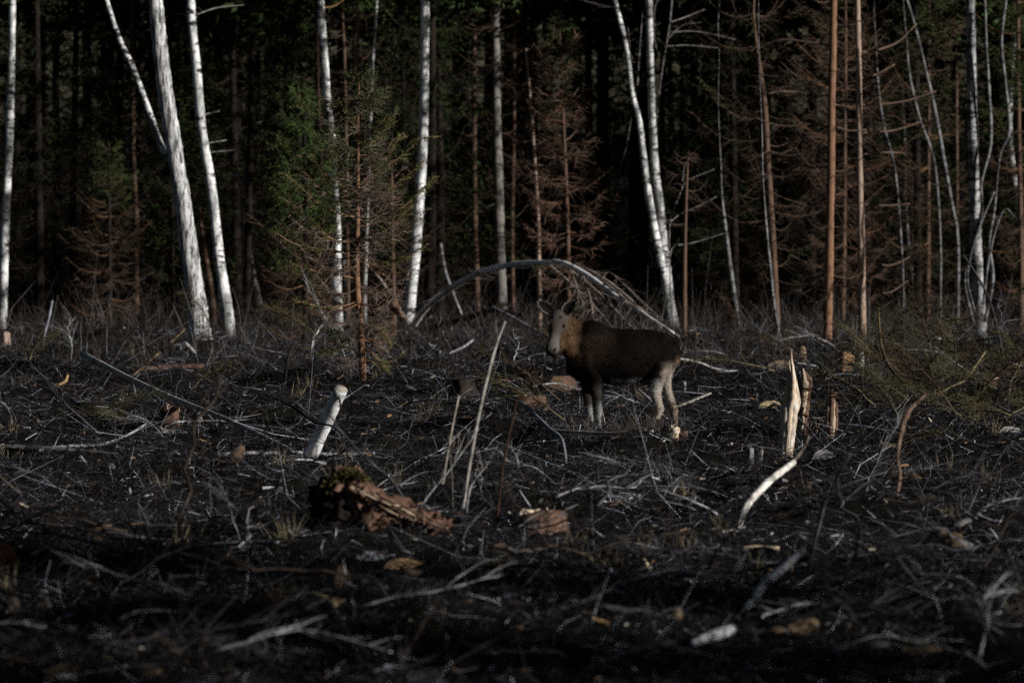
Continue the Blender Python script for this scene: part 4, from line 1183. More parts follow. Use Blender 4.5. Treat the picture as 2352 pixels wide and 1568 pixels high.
px_stick('fallen_branch', 'right of two grey sticks forming a wide V below the bright birch', 'branch', [(1030, 812, 6), (1062, 798, 6), (1088, 780, 5)], 92, 93, color=(.30, .28, .31))
px_stick('fallen_branch', 'twin pale stick leaning on the foot of the bright birch', 'branch', [(938, 742, 7), (905, 690, 7), (872, 640, 7), (838, 604, 6)], 103, 100, color=(.32, .25, .20))
px_stick('fallen_branch', 'orange-brown stick beside the twin pale stick at the bright birch', 'branch', [(925, 735, 6), (905, 680, 7), (893, 640, 7), (868, 625, 5)], 102, 100, color=(.28, .16, .09))
px_stick('fallen_branch', 'upright grey stick at the left among dim brush', 'branch', [(98, 800, 6), (104, 760, 7), (112, 730, 7), (120, 690, 6)], 95, 95, color=(.26, .26, .30))
px_stick('fallen_branch', 'white stub leaning in front of the foot of the thick birch', 'branch', [(462, 836, 7), (445, 808, 8), (427, 789, 7)], 91, 90, color=(.5, .48, .46))
px_stick('fallen_branch', 'dark cut rod with pale tip leaning right, left of the thick birch', 'branch', [(238, 862, 6), (265, 820, 7), (290, 780, 7), (316, 752, 6)], 84, 84.5, color=(.05, .04, .035), cut=(-1, (.5, .35, .22)))
px_stick('fallen_branch', 'brown rod slanting up right below the thick birch', 'branch', [(300, 868, 6), (340, 832, 7), (385, 793, 7), (425, 755, 5)], 83, 85, color=(.12, .085, .055))
px_stick('fallen_log', 'reddish brown rotten log lying left of the leaning birch log', 'log', [(335, 866, 15), (395, 864, 16), (468, 860, 14)], 84.5, 84.8, mat=M_ROT, sides=12, rough=.1)
px_stick('fallen_birch', 'pale birch piece lying below the thick birch', 'branch', [(352, 826, 9), (390, 824, 10), (430, 820, 8)], 90.8, 91.3, mat=M_BIRCH)
px_stick('dead_twig', 'black bare twig arching up above the leaning birch log', 'twig', [(648, 898, 7), (655, 870, 6), (664, 810, 5), (680, 775, 5), (706, 746, 5)], 79, 79.5, color=(.022, .018, .016), twigs=5)
px_stick('dead_twig', 'black curved twig across the leaning birch log', 'twig', [(610, 905, 4), (665, 930, 5), (722, 968, 5), (775, 985, 5), (800, 1050, 4)], 64, 62.6, color=(.022, .018, .016))
px_stick('dead_twig', 'thin black hoop of twig over the top of the birch log', 'twig', [(745, 890, 4), (775, 905, 4), (782, 945, 4), (770, 990, 4), (775, 1040, 4)], 63.2, 62.9, color=(.022, .018, .016))
px_stick('fallen_branch', 'long slim grey branch lying low behind the leaning birch log', 'branch', [(500, 1055, 8), (600, 1040, 9), (700, 1040, 8), (860, 1052, 7)], color=(.30, .29, .29))
px_stick('fallen_branch', 'slim grey branch below the splintered snag pointing right', 'branch', [(1880, 975, 7), (1960, 978, 9), (2040, 992, 8), (2090, 1000, 5)], 70, 68.6, color=(.27, .27, .29))
px_stick('fallen_branch', 'dark rod running down right behind the splintered snag', 'branch', [(1560, 905, 6), (1700, 918, 7), (1800, 955, 8), (1850, 985, 6)], 78, 69, color=(.09, .075, .06))
px_stick('fallen_branch', 'pale stick slanting up right of the hind legs of the moose', 'branch', [(1552, 935, 7), (1590, 920, 7), (1632, 903, 5)], 74., 76.5, color=(.32, .30, .26))
px_stick('fallen_branch', 'grey stick leaning left under the belly of the moose', 'branch', [(1532, 965, 5), (1500, 925, 6), (1465, 893, 5)], 71.5, 72., color=(.26, .25, .25))
px_stick('fallen_branch', 'long low branch lying in front of the feet of the moose', 'branch', [(1240, 985, 6), (1330, 992, 7), (1430, 996, 7), (1500, 990, 5)], 70, 68.6, color=(.32, .30, .27))
px_stick('dead_twig', 'long dark arched sapling bending over the brush pile at the right edge', 'twig', [(2306, 850, 7), (2296, 780, 7), (2272, 690, 6), (2245, 635, 5), (2212, 585, 4)], 84, 84.4, color=(.05, .045, .045), twigs=6)
px_stick('dead_twig', 'olive curved stem rising left out of the brush pile', 'twig', [(2110, 925, 9), (2085, 890, 8), (2045, 845, 8), (2024, 790, 6), (2018, 708, 4)], 73, 80, color=(.13, .095, .05), twigs=10)
px_stick('dead_twig', 'pale olive branch slanting up right across the brush pile', 'twig', [(2130, 920, 7), (2180, 890, 6), (2220, 868, 6), (2264, 806, 5)], 75, 82, color=(.19, .15, .085), twigs=10)
px_stick('fallen_branch', 'forked pale stick lying far left under the pole', 'branch', [(125, 890, 7), (148, 878, 8), (155, 862, 6)], 82, 82.5, color=(.45, .29, .15))
px_stick('fallen_branch', 'blue-grey stub right below the orange splintered stump at the left', 'branch', [(456, 955, 9), (472, 980, 9), (498, 1000, 7)], 72, 69.5, color=(.25, .26, .29))
px_stick('fallen_branch', 'grey forked branch lying in front of the reddish stump', 'branch', [(1310, 1110, 6), (1350, 1125, 7), (1410, 1145, 7), (1470, 1180, 5)], color=(.25, .23, .21))
px_stick('fallen_branch', 'pale short split lying right in the dark near ground', 'branch', [(1705, 1274, 12), (1745, 1274, 14), (1790, 1272, 10)], color=(.52, .42, .27))
px_stick('fallen_branch', 'tan curved blurred stick at the bottom left', 'branch', [(670, 1352, 12), (710, 1372, 15), (770, 1390, 13)], color=(.62, .46, .26))
px_stick('fallen_branch', 'grey pole lying blurred above the bottom left', 'branch', [(470, 1262, 8), (560, 1285, 9), (640, 1305, 8)], color=(.24, .24, .25))


def rough_stump(label, px, py, w, h, seed, top=WOODC, bark=M_ROT, tilt=(0, 0), splinters=0, cat='stump', name='tree_stump', flare=1.25, d=None, lean=0., moss=0):
    g = ground_at(px, py)
    d = g[1] if d is None else d
    c = at(px, py, d); z0 = float(hgt(c[0], c[1])) - .08
    rng = np.random.default_rng(seed)
    R = mpx(w, d) * .5; Hh = mpx(h, d)
    root = empty(name, (c[0], c[1], z0 + .08), label, cat, 'stumps left in the clearing')
    n, m = 22, 8
    a = np.linspace(0, 2 * math.pi, n, endpoint=False)
    prof = 1 + sum(rng.normal(0, .05) * np.cos(k * a + rng.uniform(0, 6)) for k in range(2, 6))
    V = []
    for i in range(m):
        t = i / (m - 1)
        f = flare + (1 - flare) * min(1, t * 1.8)
        zt = z0 + (Hh + .08) * t + (t ** 3) * R * (tilt[0] * np.cos(a) + tilt[1] * np.sin(a))
        pr_ = 1 + (prof - 1) * (1 + 1.6 * (1 - t)) + rng.normal(0, .012, n)
        V.append(np.stack([c[0] + lean * Hh * t + R * f * pr_ * np.cos(a), c[1] + R * f * pr_ * np.sin(a), zt * np.ones(n)], -1))
    V = np.array(V)
    i = np.arange(m - 1)[:, None]; j = np.arange(n)[None]; j2 = (j + 1) % n
    Q = np.stack([i * n + j, i * n + j2, (i + 1) * n + j2, (i + 1) * n + j], -1).reshape(-1, 4)
    V[:-1] += rng.normal(0, R * .05, V[:-1].shape)
    mb = MB(); mb.add(V.reshape(-1, 3), (.1, .08, .06), Q); mb.build('bark', bark, root)
    topv = V[-1]; cen = topv.mean(0)
    mb = MB()
    rings = [cen + (topv - cen) * s + np.array((0, 0, .004 + .01 * (1 - s))) + np.stack([np.zeros(n), np.zeros(n), rng.normal(0, .006, n)], -1) for s in (.97, .66, .33)]
    VV = np.vstack([*rings, cen + (0, 0, .015)])
    QQ = np.vstack([np.stack([k * n + np.arange(n), k * n + (np.arange(n) + 1) % n, (k + 1) * n + (np.arange(n) + 1) % n, (k + 1) * n + np.arange(n)], -1) for k in range(2)])
    TT = np.stack([2 * n + np.arange(n), 2 * n + (np.arange(n) + 1) % n, np.full(n, 3 * n)], -1)
    cc = np.array(top) * np.array((.50, .52, .56)) * rng.uniform(.7, 1.15, (3 * n + 1, 1))
    mb.add(VV, cc, QQ, TT); mb.build('cut_face', M_CUT, root)
    for k in range(splinters):
        q = rng.uniform(0, 6.28); b = cen + np.array((math.cos(q), math.sin(q), 0)) * R * rng.uniform(.3, .9); b[2] -= .03
        L = Hh * rng.uniform(.2, .6)
        mb = MB(); mb.tube([b, b + np.array((rng.normal(0, .2), rng.normal(0, .2), .6)) * L, b + np.array((rng.normal(0, .4), rng.normal(0, .4), 1)) * L], [R * .24, R * .14, .004], 4, (.5, .4, .3), rough=.2, seed=k)
        mb.build('splinter', M_SPLIT, root)
    if moss:
        k = 900
        q = rng.uniform(0, 6.28, k); zz = rng.uniform(.2, 1, k)
        P = np.stack([c[0] + lean * Hh * zz + R * 1.08 * np.cos(q), c[1] + R * 1.08 * np.sin(q), z0 + Hh * zz], -1)
        mb = MB(); mb.blades(P, np.stack([np.cos(q), np.sin(q), .6 * np.ones(k)], -1), .05, .03, np.array((.06, .055, .018)) * rng.uniform(.4, 1.4, (k, 1)))
        mb.build('moss', M_MOSS, root)['kind'] = 'stuff'
    return root


rough_stump('broad low reddish stump in the near ground, right of the two pale stalks', 1238, 1222, 112, 40, 401, (.34, .19, .11), M_ROT, (.15, -.25), 7)
rough_stump('mossy sawn stump left of the front legs of the moose', 1212, 948, 84, 34, 403, (.42, .25, .12), M_ROT, (.05, -.2), 4, moss=1)
rough_stump('dark almost black stump right of the young spruce', 1056, 902, 66, 42, 405, (.10, .075, .055), scaly_mat('black_stump_bark', (.018, .015, .013), (.03, .024, .02), (.008, .007, .006)))  # stump bark near black all over
rough_stump('orange splintered stump with torn top at the left', 390, 968, 44, 34, 407, (.55, .30, .12), M_ROT, (.1, -.5), 6)
rough_stump('orange sawn stump beside the white birch stub at the right', 1942, 858, 46, 24, 409, (.6, .36, .15), wood_mat('orange_stump_wood', (.30, .165, .07), (.2, .11, .05)), (-.1, -.9))
rough_stump('white birch stub beside the orange sawn stump', 1974, 862, 23, 54, 411, (.62, .55, .42), M_BIRCH, (0, -.3))
rough_stump('tan stump behind the tip of the tall splintered snag', 1836, 832, 34, 26, 413, (.56, .42, .24), wood_mat('tan_stump_wood', (.30, .21, .12), (.22, .15, .09)), (.1, -.7))
rough_stump('pink sawn stub at the left edge of the picture', 14, 802, 18, 30, 415, (.55, .38, .30), wood_mat('pink_stump_wood', (.36, .25, .2), (.28, .19, .15)), (0, -.5))
rough_stump('small pale birch stub below the tall splintered snag on its left', 1722, 1064, 17, 32, 417, (.6, .55, .45), M_BIRCH2, (.2, -.3))
rough_stump('second small pale stub leaning right beside the first', 1742, 1062, 9, 28, 419, (.6, .52, .40), M_BIRCH2, (.2, -.3), lean=.25)
rough_stump('splintered tan stump beside the hind hoof of the moose', 1546, 992, 32, 30, 421, (.62, .46, .30), M_SPLIT, (.1, -.3), 6)
rough_stump('brown broken stub right of the splintered tan stump at the moose', 1568, 992, 22, 20, 423, (.30, .18, .10), M_ROT, (.3, 0), 2)
rough_stump('stubby white stub behind the tail of the moose', 1570, 852, 12, 26, 425, (.6, .5, .42), M_BIRCH, (0, -.3))
rough_stump('low brown stump far right under the brush pile', 2268, 908, 40, 20, 427, (.3, .2, .12), M_ROT, (0, -.2), 2)


def sawn_block(label, px, py, w, h, seed, color, depth=.35, rz=0.):
    """a block of split or sawn wood lying with one pale face to the viewer"""
    g = ground_at(px, py); d = g[1]
    rng = np.random.default_rng(seed)
    W, Hh = mpx(w, d), mpx(h, d)
    root = empty('wood_block', g, label, 'wood block', 'pale pieces of cut wood in the clearing')
    outline = np.array([(-.5, 0), (-.42, .55), (-.2, .95), (.18, 1.), (.46, .6), (.5, .05), (.1, -.05)]) * rng.uniform(.9, 1.1, (7, 2))
    c, s = math.cos(rz), math.sin(rz)
    F = []
    for yy, k in ((0, 1.), (depth, .92)):
        for u, v in outline:
            x, y = u * W * k, yy
            F.append((g[0] + c * x - s * y, g[1] + s * x + c * y, g[2] + .02 + v * Hh * k))
    F = np.array(F); n = 7
    cen = F[:n].mean(0)
    mb = MB(); mb.add(np.vstack([F[:n], cen]), np.array(color) * np.array((.58, .60, .64)) * rng.uniform(.7, 1.1, (n + 1, 1)), None, [(k, (k + 1) % n, n) for k in range(n)]); mb.build('cut_face', M_CUT, root)
    mb = MB(); mb.add(np.vstack([F + (0, .003, 0), F[n:].mean(0)]), (.1, .07, .05), [(k, n + k, n + (k + 1) % n, (k + 1) % n) for k in range(n)], [(n + k, 2 * n, n + (k + 1) % n) for k in range(n)])
    mb.build('bark', M_ROT, root)
    return root


sawn_block('bright orange sawn log end lying left of the front legs of the moose', 1280, 902, 44, 34, 501, (1.3, .78, .40), .6, -.4)
sawn_block('small orange split block right of the white birch stub', 2105, 856, 34, 18, 503, (.55, .45, .33), .4, .3)
sawn_block('cream block of wood at the right edge below the brush pile', 2318, 992, 60, 14, 505, (.46, .42, .36), .5, .5)
sawn_block('tan split block under the tan stump on the right', 1790, 850, 60, 22, 507, (.34, .24, .16), .5, .1)
sawn_block('yellow split plank lying left of the tall splintered snag', 1768, 950, 74, 18, 509, (.55, .43, .22), .2, .7)
sawn_block('pale grey bark flake lying right of the tall splintered snag', 1890, 1062, 56, 22, 511, (.26, .24, .23), .15, .5)
sawn_block('white split chip lying in front of the mossy rotten stump', 850, 1312, 70, 20, 513, (1.3, 1.28, 1.25), .2, -.2)
sawn_block('long orange split lying right of the white chip in the near ground', 930, 1310, 96, 24, 515, (1.0, .62, .3), .3, .3)
sawn_block('tan split beneath the long orange split in the near ground', 905, 1332, 80, 20, 517, (.8, .6, .45), .2, .1)
sawn_block('brown curled bark piece standing left of the white chip', 788, 1370, 46, 62, 519, (.42, .25, .15), .2, .4)
sawn_block('rust-red chunk of wood cut by the left edge in the near ground', 14, 1308, 50, 60, 521, (.22, .085, .04), .3, .2)
sawn_block('white bark chip lying in front of the orange splintered stump', 392, 980, 82, 10, 523, (.5, .5, .47), .25, .1)
sawn_block('pale stone-like chip behind the tail at the right of the moose', 1660, 858, 26, 9, 525, (.45, .44, .42), .2, .1)


def snag(label, pts_left, pts_right, d, seed, mats, cat='snag', name='splintered_snag', blunt=False):
    """torn standing trunk: long tapering splinters rising from a round foot; outlines given left and right"""
    root = empty(name, ground_at((pts_left[0][0] + pts_right[0][0]) / 2, pts_left[0][1]), label, cat)
    rng = np.random.default_rng(seed)
    Lf = spline(np.array(pts_left, float), 4); Rt = spline(np.array(pts_right, float), 4)
    k = 5
    for q in range(k):
        f0, f1 = q / k, (q + 1) / k
        P = []
        top = 1.0 if q == 2 else (rng.uniform(.82, .98) if blunt else rng.uniform(.5, .9))
        nn = max(4, int(len(Lf) * top))
        for i in range(nn):
            t = i / (nn - 1)
            l, r_ = Lf[min(i, len(Lf) - 1)], Rt[min(i, len(Rt) - 1)]
            mid = l + (r_ - l) * ((f0 + f1) / 2)
            wd = abs(r_[0] - l[0]) / k * 1.25 * rng.uniform(.85, 1.15) * (1 if t < .75 or blunt else (1 - (t - .75) / .25 * .9))
            dep = d + .06 * math.cos((q - 2) * .9) * -1
            P.append([*at(mid[0], mid[1], dep), mpx(max(1., wd), d)])
        P = np.array(P)
        mb = MB(); mb.tube(P[:, :3], P[:, 3] * 1.15, 7, (.5, .4, .3), rough=.2, seed=seed + q)
        mb.build('splinter', mats[q % len(mats)], root)
    return root


dsn = ground_at(1806, 1056)[1]
M_SPLITW = wood_mat('bleached_split_wood', (.62, .59, .53), (.42, .33, .25), (.10, .068, .05))
M_TANW = wood_mat('tan_bark_wood', (.34, .26, .17), (.44, .35, .24), (.09, .065, .045))
snag('tall splintered snag with bleached pointed tip, right of the moose',
     [(1794, 1058), (1795, 1010), (1797, 950), (1806, 900), (1811, 850), (1812, 820), (1816, 800)], [(1816, 1058), (1822, 1010), (1830, 950), (1836, 915), (1830, 860), (1824, 830), (1820, 800)], dsn, 601, [M_TANW, M_SPLITW, M_SPLIT, M_SPLITW, M_TANW])
snag('rotten brown snag just behind the tall splintered snag', [(1826, 1005), (1828, 960), (1834, 920), (1834, 880), (1840, 846)], [(1852, 1005), (1854, 960), (1860, 900), (1862, 872), (1848, 846)], dsn + 3.6, 603, [M_ROT, M_ROT, M_TANW], blunt=True)
snag('short rotten reddish snag right of the tall splintered snag', [(1896, 1012), (1897, 960), (1900, 920), (1901, 892)], [(1918, 1012), (1920, 960), (1920, 920), (1918, 894)], dsn + 3.2, 605, [M_ROT, M_TANW], blunt=True)

# upturned rotten stump with moss
def rotten_wad():
    d = ground_at(840, 1215)[1]
    c0 = ground_at(840, 1215)
    root = empty('rotten_stump', c0, 'torn mossy rotten stump with reddish wood trailing right in the near ground', 'stump')
    rng = np.random.default_rng(700)

    def mass(name, rows, mat, seed, ndep=.26, n=20):
        S = spline(np.array(rows, float), 4)
        mb = MB(); r_ = np.random.default_rng(seed)
        rings = []
        for x, yt, yb, k in S:
            ct = at(x, yt, d); cb = at(x, yb, d)
            cc = (ct + cb) / 2; hh = np.linalg.norm(ct - cb) / 2
            rings.append((cc + np.array((0, .1, 0)), np.array((0, ndep * k, 0)), np.array((0, 0, hh))))
        a = np.linspace(0, 2 * math.pi, n, endpoint=False)
        V = np.array([c + np.cos(a)[:, None] * u + np.sin(a)[:, None] * v for c, u, v in rings])
        V += r_.normal(0, .045, V.shape)
        m = len(rings)
        i = np.arange(m - 1)[:, None]; j = np.arange(n)[None]; j2 = (j + 1) % n
        Q = np.stack([i * n + j, i * n + j2, (i + 1) * n + j2, (i + 1) * n + j], -1).reshape(-1, 4)
        VV = np.vstack([V.reshape(-1, 3), rings[0][0], rings[-1][0]])
        jj = np.arange(n); jn = (jj + 1) % n
        T = np.vstack([np.stack([np.full(n, m * n), jn, jj], -1), np.stack([np.full(n, m * n + 1), (m - 1) * n + jj, (m - 1) * n + jn], -1)])
        mb.add(VV, (.1, .07, .05), Q, T)
        return mb.build(name, mat, root), V

    _, V = mass('wood', [(765, 1100, 1140, .4), (785, 1082, 1165, .8), (812, 1080, 1200, 1.1), (840, 1105, 1225, 1.3), (865, 1128, 1225, 1.3), (900, 1145, 1215, 1.1), (940, 1162, 1212, .9), (985, 1182, 1212, .6), (1030, 1198, 1212, .3)], M_ROT, 701)
    # left side of the root plate, painted near black for the shade there
    mass('root_plate', [(715, 1130, 1200, .5), (745, 1105, 1222, 1.0), (775, 1110, 1228, 1.2), (805, 1135, 1232, 1.2), (830, 1165, 1234, .9)], scaly_mat('shade_dark_root_plate', (.012, .009, .008), (.02, .015, .012), (.006, .005, .005)), 703, .22)
    for k in range(34):
        x0 = rng.uniform(800, 930); y0 = np.interp(x0, [800, 1000], [1105, 1188]) + rng.uniform(0, 25)
        L = rng.uniform(50, 130)
        wv = rng.uniform(3, 8)
        pts = [(x0, y0, wv), (x0 + L * .5, y0 + L * .26 + rng.uniform(-5, 5), wv * .8), (x0 + L, y0 + L * .42 + rng.uniform(-9, 10), 1.5)]
        P = np.array([[*at(a_, b_, d - rng.uniform(.1, .35)), mpx(w, d) * .5] for a_, b_, w in pts])
        S = spline(P, 4)
        mb = MB(); mb.tube(S[:, :3], S[:, 3], 5, (.3, .15, .08), rough=.15, seed=k); mb.build('splinter', M_ROT if k % 3 else M_TANW, root)
    # moss cap
    k = 2300
    q = rng.normal(0, .5, k); x = 800 + q * 48
    yt = np.interp(x, [735, 760, 790, 815, 840, 880], [1112, 1098, 1080, 1078, 1096, 1125])
    P = np.array([at(a_, b_, d + dz) for a_, b_, dz in zip(x, yt + np.abs(rng.normal(0, 9, k)), rng.uniform(-.22, .25, k))])
    mb = MB(); mb.blades(P, nrm(rng.normal(0, .6, (k, 3)) + (0, -.2, .9)), .045, .022, np.array((.06, .052, .02)) * rng.uniform(.35, 1.5, (k, 1)))
    mb.build('moss', M_MOSS, root)['kind'] = 'stuff'


rotten_wad()
# dark root plate under the pole at the left
g = ground_at(150, 850)
r = empty('root_plate', g, 'black root plate at the upper end of the long grey pole', 'root plate')
mb = MB(); rr_ = np.random.default_rng(9)
for k in range(26):
    a = rr_.uniform(0, 6.28)
    p = branch_pts(g + np.array((rr_.normal(0, .12), rr_.normal(0, .1), rr_.uniform(.02, .25))), a, rr_.uniform(.3, .75), .1, .2, .3, 6, rr_)
    mb.tube(p, np.linspace(.05, .012, 6), 6, np.array((.025, .02, .017)) * rr_.uniform(.6, 1.5), rough=.15, seed=k)
mb.build('roots', M_STICK, r)['kind'] = 'stuff'

# ------------------------------------------------------------------ loose fallen branches, each one an object
def branch_variant(seed):
    rng = np.random.default_rng(seed)
    L = rng.uniform(.8, 2.4); n = 9
    s = np.linspace(0, 1, n)
    p = np.stack([s * L, np.cumsum(rng.normal(0, .045, n)) * L, np.abs(np.sin(s * 3.1 + rng.uniform(0, 1))) * L * rng.uniform(0, .12) + np.cumsum(rng.normal(0, .012, n)) * L], -1)
    r0 = rng.uniform(.008, .022)
    base = [np.array((.10, .098, .10)), np.array((.05, .039, .032)), np.array((.014, .0125, .012)), np.array((.34, .335, .33)), np.array((.06, .057, .064))][seed % 5]
    mb = MB(); mb.tube(p, np.linspace(r0, r0 * .35, n), 6, base * rng.uniform(.8, 1.2), rough=.1, seed=seed)
    for k in range(rng.integers(2, 6)):
        i = rng.integers(2, n - 1)
        q = branch_pts(p[i], rng.uniform(0, 3.1), L * rng.uniform(.15, .4), -.1, .15, .15, 5, rng)
        mb.tube(q, np.linspace(r0 * .5, r0 * .2, 5), 4, base * .8, caps=False)
    side_twigs(mb, p, .0035, rng.integers(18, 42), .42, base * .6, rng, hang=-.15)
    return mb.mesh('fallen_branch', M_STICK)


BV = [branch_variant(800 + k) for k in range(30)]
bl = ['slim grey fallen branch lying among the slash', 'slim brown fallen branch lying among the slash', 'thin black fallen branch lying among the slash', 'slim bleached fallen branch lying among the slash', 'thin dull violet-grey fallen branch lying among the slash']
br = np.random.default_rng(21)
for k in range(280):
    py = 800 + (1568 - 800) * br.random() ** 1.25; px = br.uniform(-40, 2392)
    g = ground_at(px, py)
    if -9 < g[1] - MO[1] < 2.2 and -2.3 < g[0] - MO[0] < 2.3 and br.random() < (.96 if g[1] > MO[1] - 3 else .3): continue
    v = br.integers(0, 30)
    o = bpy.data.objects.new('fallen_branch', BV[v]); col.objects.link(o)
    o.location = (g[0], g[1], g[2] + br.uniform(.03, .14)); s = br.uniform(.7, 1.2)
    o.scale = (s, s, s)
    o.rotation_euler = (br.uniform(-.3, .3), -abs(br.normal(0, .16)) if br.random() < .8 else -br.uniform(.4, 1.1), br.uniform(0, 6.28))
    tag(o, bl[(800 + v) % 5], 'branch', 'loose ' + bl[(800 + v) % 5].split(' fallen')[0] + ' branches')


def brush(seed, color):
    rng = np.random.default_rng(seed); L = rng.uniform(.9, 1.6); n = 8
    s = np.linspace(0, 1, n)
    p = np.stack([s * L, np.cumsum(rng.normal(0, .03, n)), .16 * np.sin(s * 2.2) * L], -1)
    mb = MB(); mb.tube(p, np.linspace(.014, .004, n), 5, np.array(color) * 1.3)
    side_twigs(mb, p, .0048, 70, .55, color, rng, hang=.1, t0=.1)
    ml = mb
    side_twigs(mb, p, .0025, 30, .4, np.array(color) * .8, rng, hang=-.6, t0=.2, leafmb=mb, leafn=6, leafcol=np.array(color) * np.array((.9, 1., .6)), leaflen=.05, leafw=.01)
    return mb.mesh('brushwood_branch', M_TWIG)


BR = [brush(900 + k, [(.066, .056, .032), (.058, .039, .027), (.078, .066, .042), (.05, .047, .033)][k % 4]) for k in range(8)]
for k in range(70):
    if k < 52:
        px, py = br.uniform(1990, 2370), br.uniform(800, 1005)
    else:
        px, py = br.uniform(0, 2352), br.uniform(800, 1020)
    g = ground_at(px, py)
    if abs(g[1] - MO[1]) < 1.2 and -1.3 < g[0] - MO[0] < 1.3: continue
    o = bpy.data.objects.new('brushwood_branch', BR[k % 8]); col.objects.link(o)
    o.location = (g[0], g[1], g[2] + br.uniform(.03, .45)); s = br.uniform(.8, 1.45); o.scale = (s, s, s)
    o.rotation_euler = (br.uniform(-.4, .4), br.uniform(-.7, .1), br.uniform(0, 6.28))
    tag(o, 'feathery olive-brown conifer brushwood heaped at the right' if k < 52 else 'feathery olive-brown conifer brushwood strewn in the clearing', 'brushwood', 'brushwood heaped at the right' if k < 52 else 'brushwood strewn in the clearing')

# ------------------------------------------------------------------ litter nobody could count
lr = np.random.default_rng(31)


def field(n, d0=37., d1=104., bias=0.):
    d = d0 + (d1 - d0) * lr.random(n) ** (1 + bias)
    half = d * 1176 / FPX + 1.6
    x = lr.uniform(-1, 1, n) * half
    return x, d


NT = 102000
x, y = field(NT)
clump = np.sin(x * 2.1 + y * .9) + np.sin(x * .7 - y * 1.7 + 2) + np.sin(x * 3.3 + 1.3 * y)
z = hgt(x, y) + np.abs(lr.normal(0, .06, NT)) * (1 + .45 * clump) + .004
el = lr.normal(.05, .28, NT); up = lr.random(NT) < .12
el[up] = lr.uniform(.5, 1.5, up.sum())
az = lr.uniform(0, 6.283, NT)
D = np.stack([np.cos(az) * np.cos(el), np.sin(az) * np.cos(el), np.sin(el)], -1)
L = np.clip(lr.lognormal(-1.4, .68, NT), .05, 1.5); L[up] *= .7
R = np.clip(lr.lognormal(-5.55, .5, NT), .0015, .013)
pal = np.array([(.0065, .006, .006), (.013, .012, .012), (.030, .027, .027), (.065, .062, .064), (.045, .030, .021), (.27, .27, .28), (.62, .62, .63), (.055, .050, .057)])  # palest twigs also serve as painted sun glints
pi_ = lr.choice(len(pal), NT, p=[.33, .27, .17, .07, .04, .055, .019, .046])
pl_ = (pi_ == 5) | (pi_ == 6)
R[pl_] *= .62; L[pl_] *= 1.25
C = pal[pi_] * lr.uniform(.6, 1.4, (NT, 1)) * np.array((.94, .97, 1.07))
bend = lr.normal(0, .34, (NT, 3)) * (1, 1, .7)
mb = MB(); P0 = np.stack([x, y, z], -1) - D * (L * .3)[:, None]
sm = L < .24
mb.twigs(P0[~sm], D[~sm], L[~sm], R[~sm], bend[~sm], C[~sm]); mb.twigs1(P0[sm], D[sm], L[sm], R[sm], C[sm])
tag(mb.build('twig_litter', M_TWIG), 'dense tangle of dark twigs covering the clearing', 'slash', kind='stuff')

NH = 1500
hx_ = MO[0] + lr.choice([-.39, -.48, .47, .83], NH) + lr.normal(0, .28, NH); hy_ = MO[1] - .15 + lr.normal(0, .35, NH)
el = np.abs(lr.normal(.5, .4, NH)); az = lr.uniform(0, 6.283, NH)
D = np.stack([np.cos(az) * np.cos(el), np.sin(az) * np.cos(el), np.sin(el)], -1)
mb = MB(); mb.twigs(np.stack([hx_, hy_, hgt(hx_, hy_)], -1), D, lr.uniform(.08, .38, NH), lr.uniform(.0025, .006, NH), lr.normal(0, .2, (NH, 3)), np.array((.05, .045, .042)) * lr.lognormal(0, .9, (NH, 1)))
tag(mb.build('trampled_twigs', M_TWIG), 'trampled twigs round the hooves of the moose', 'slash', kind='stuff')

# fine dead needles, bark crumbs and leaves
NL = 38000
x, y = field(NL)
z = hgt(x, y) + np.abs(lr.normal(0, .04, NL)) + .006
D = lr.normal(0, 1, (NL, 3)) * (1, 1, .35)
pal = np.array([(.010, .009, .0085), (.022, .0185, .0165), (.06, .041, .026), (.034, .034, .017), (.14, .125, .105), (.34, .30, .24)])
pi_ = lr.choice(6, NL, p=[.46, .30, .09, .08, .05, .02])
mb = MB(); mb.blades(np.stack([x, y, z], -1), D, lr.uniform(.03, .11, NL), lr.uniform(.012, .04, NL), pal[pi_] * lr.uniform(.6, 1.4, (NL, 1)))
tag(mb.build('leaf_litter', M_TWIG), 'dead leaves, bark crumbs and needles on the clearing floor', 'litter', kind='stuff')

NF = 150000
x, y = field(NF)
z = hgt(x, y) + np.abs(lr.normal(0, .06, NF))
el = lr.normal(.25, .5, NF); az = lr.uniform(0, 6.283, NF)
D = np.stack([np.cos(az) * np.cos(el), np.sin(az) * np.cos(el), np.sin(el)], -1)
pal = np.array([(.006, .0056, .0055), (.011, .0102, .0101), (.022, .020, .020), (.085, .083, .084), (.045, .03, .022), (.48, .48, .48), (.022, .024, .013)])
mb = MB(); mb.blades(np.stack([x, y, z], -1), D, np.clip(lr.lognormal(-1.9, .5, NF), .05, .5), lr.uniform(.004, .011, NF), pal[lr.choice(7, NF, p=[.34, .29, .20, .065, .06, .009, .036])] * lr.uniform(.6, 1.4, (NF, 1)) * np.array((.94, .97, 1.07)))
tag(mb.build('fine_twig_litter', M_TWIG), 'finest dark twigs and stalks strewn over the clearing', 'slash', kind='stuff')

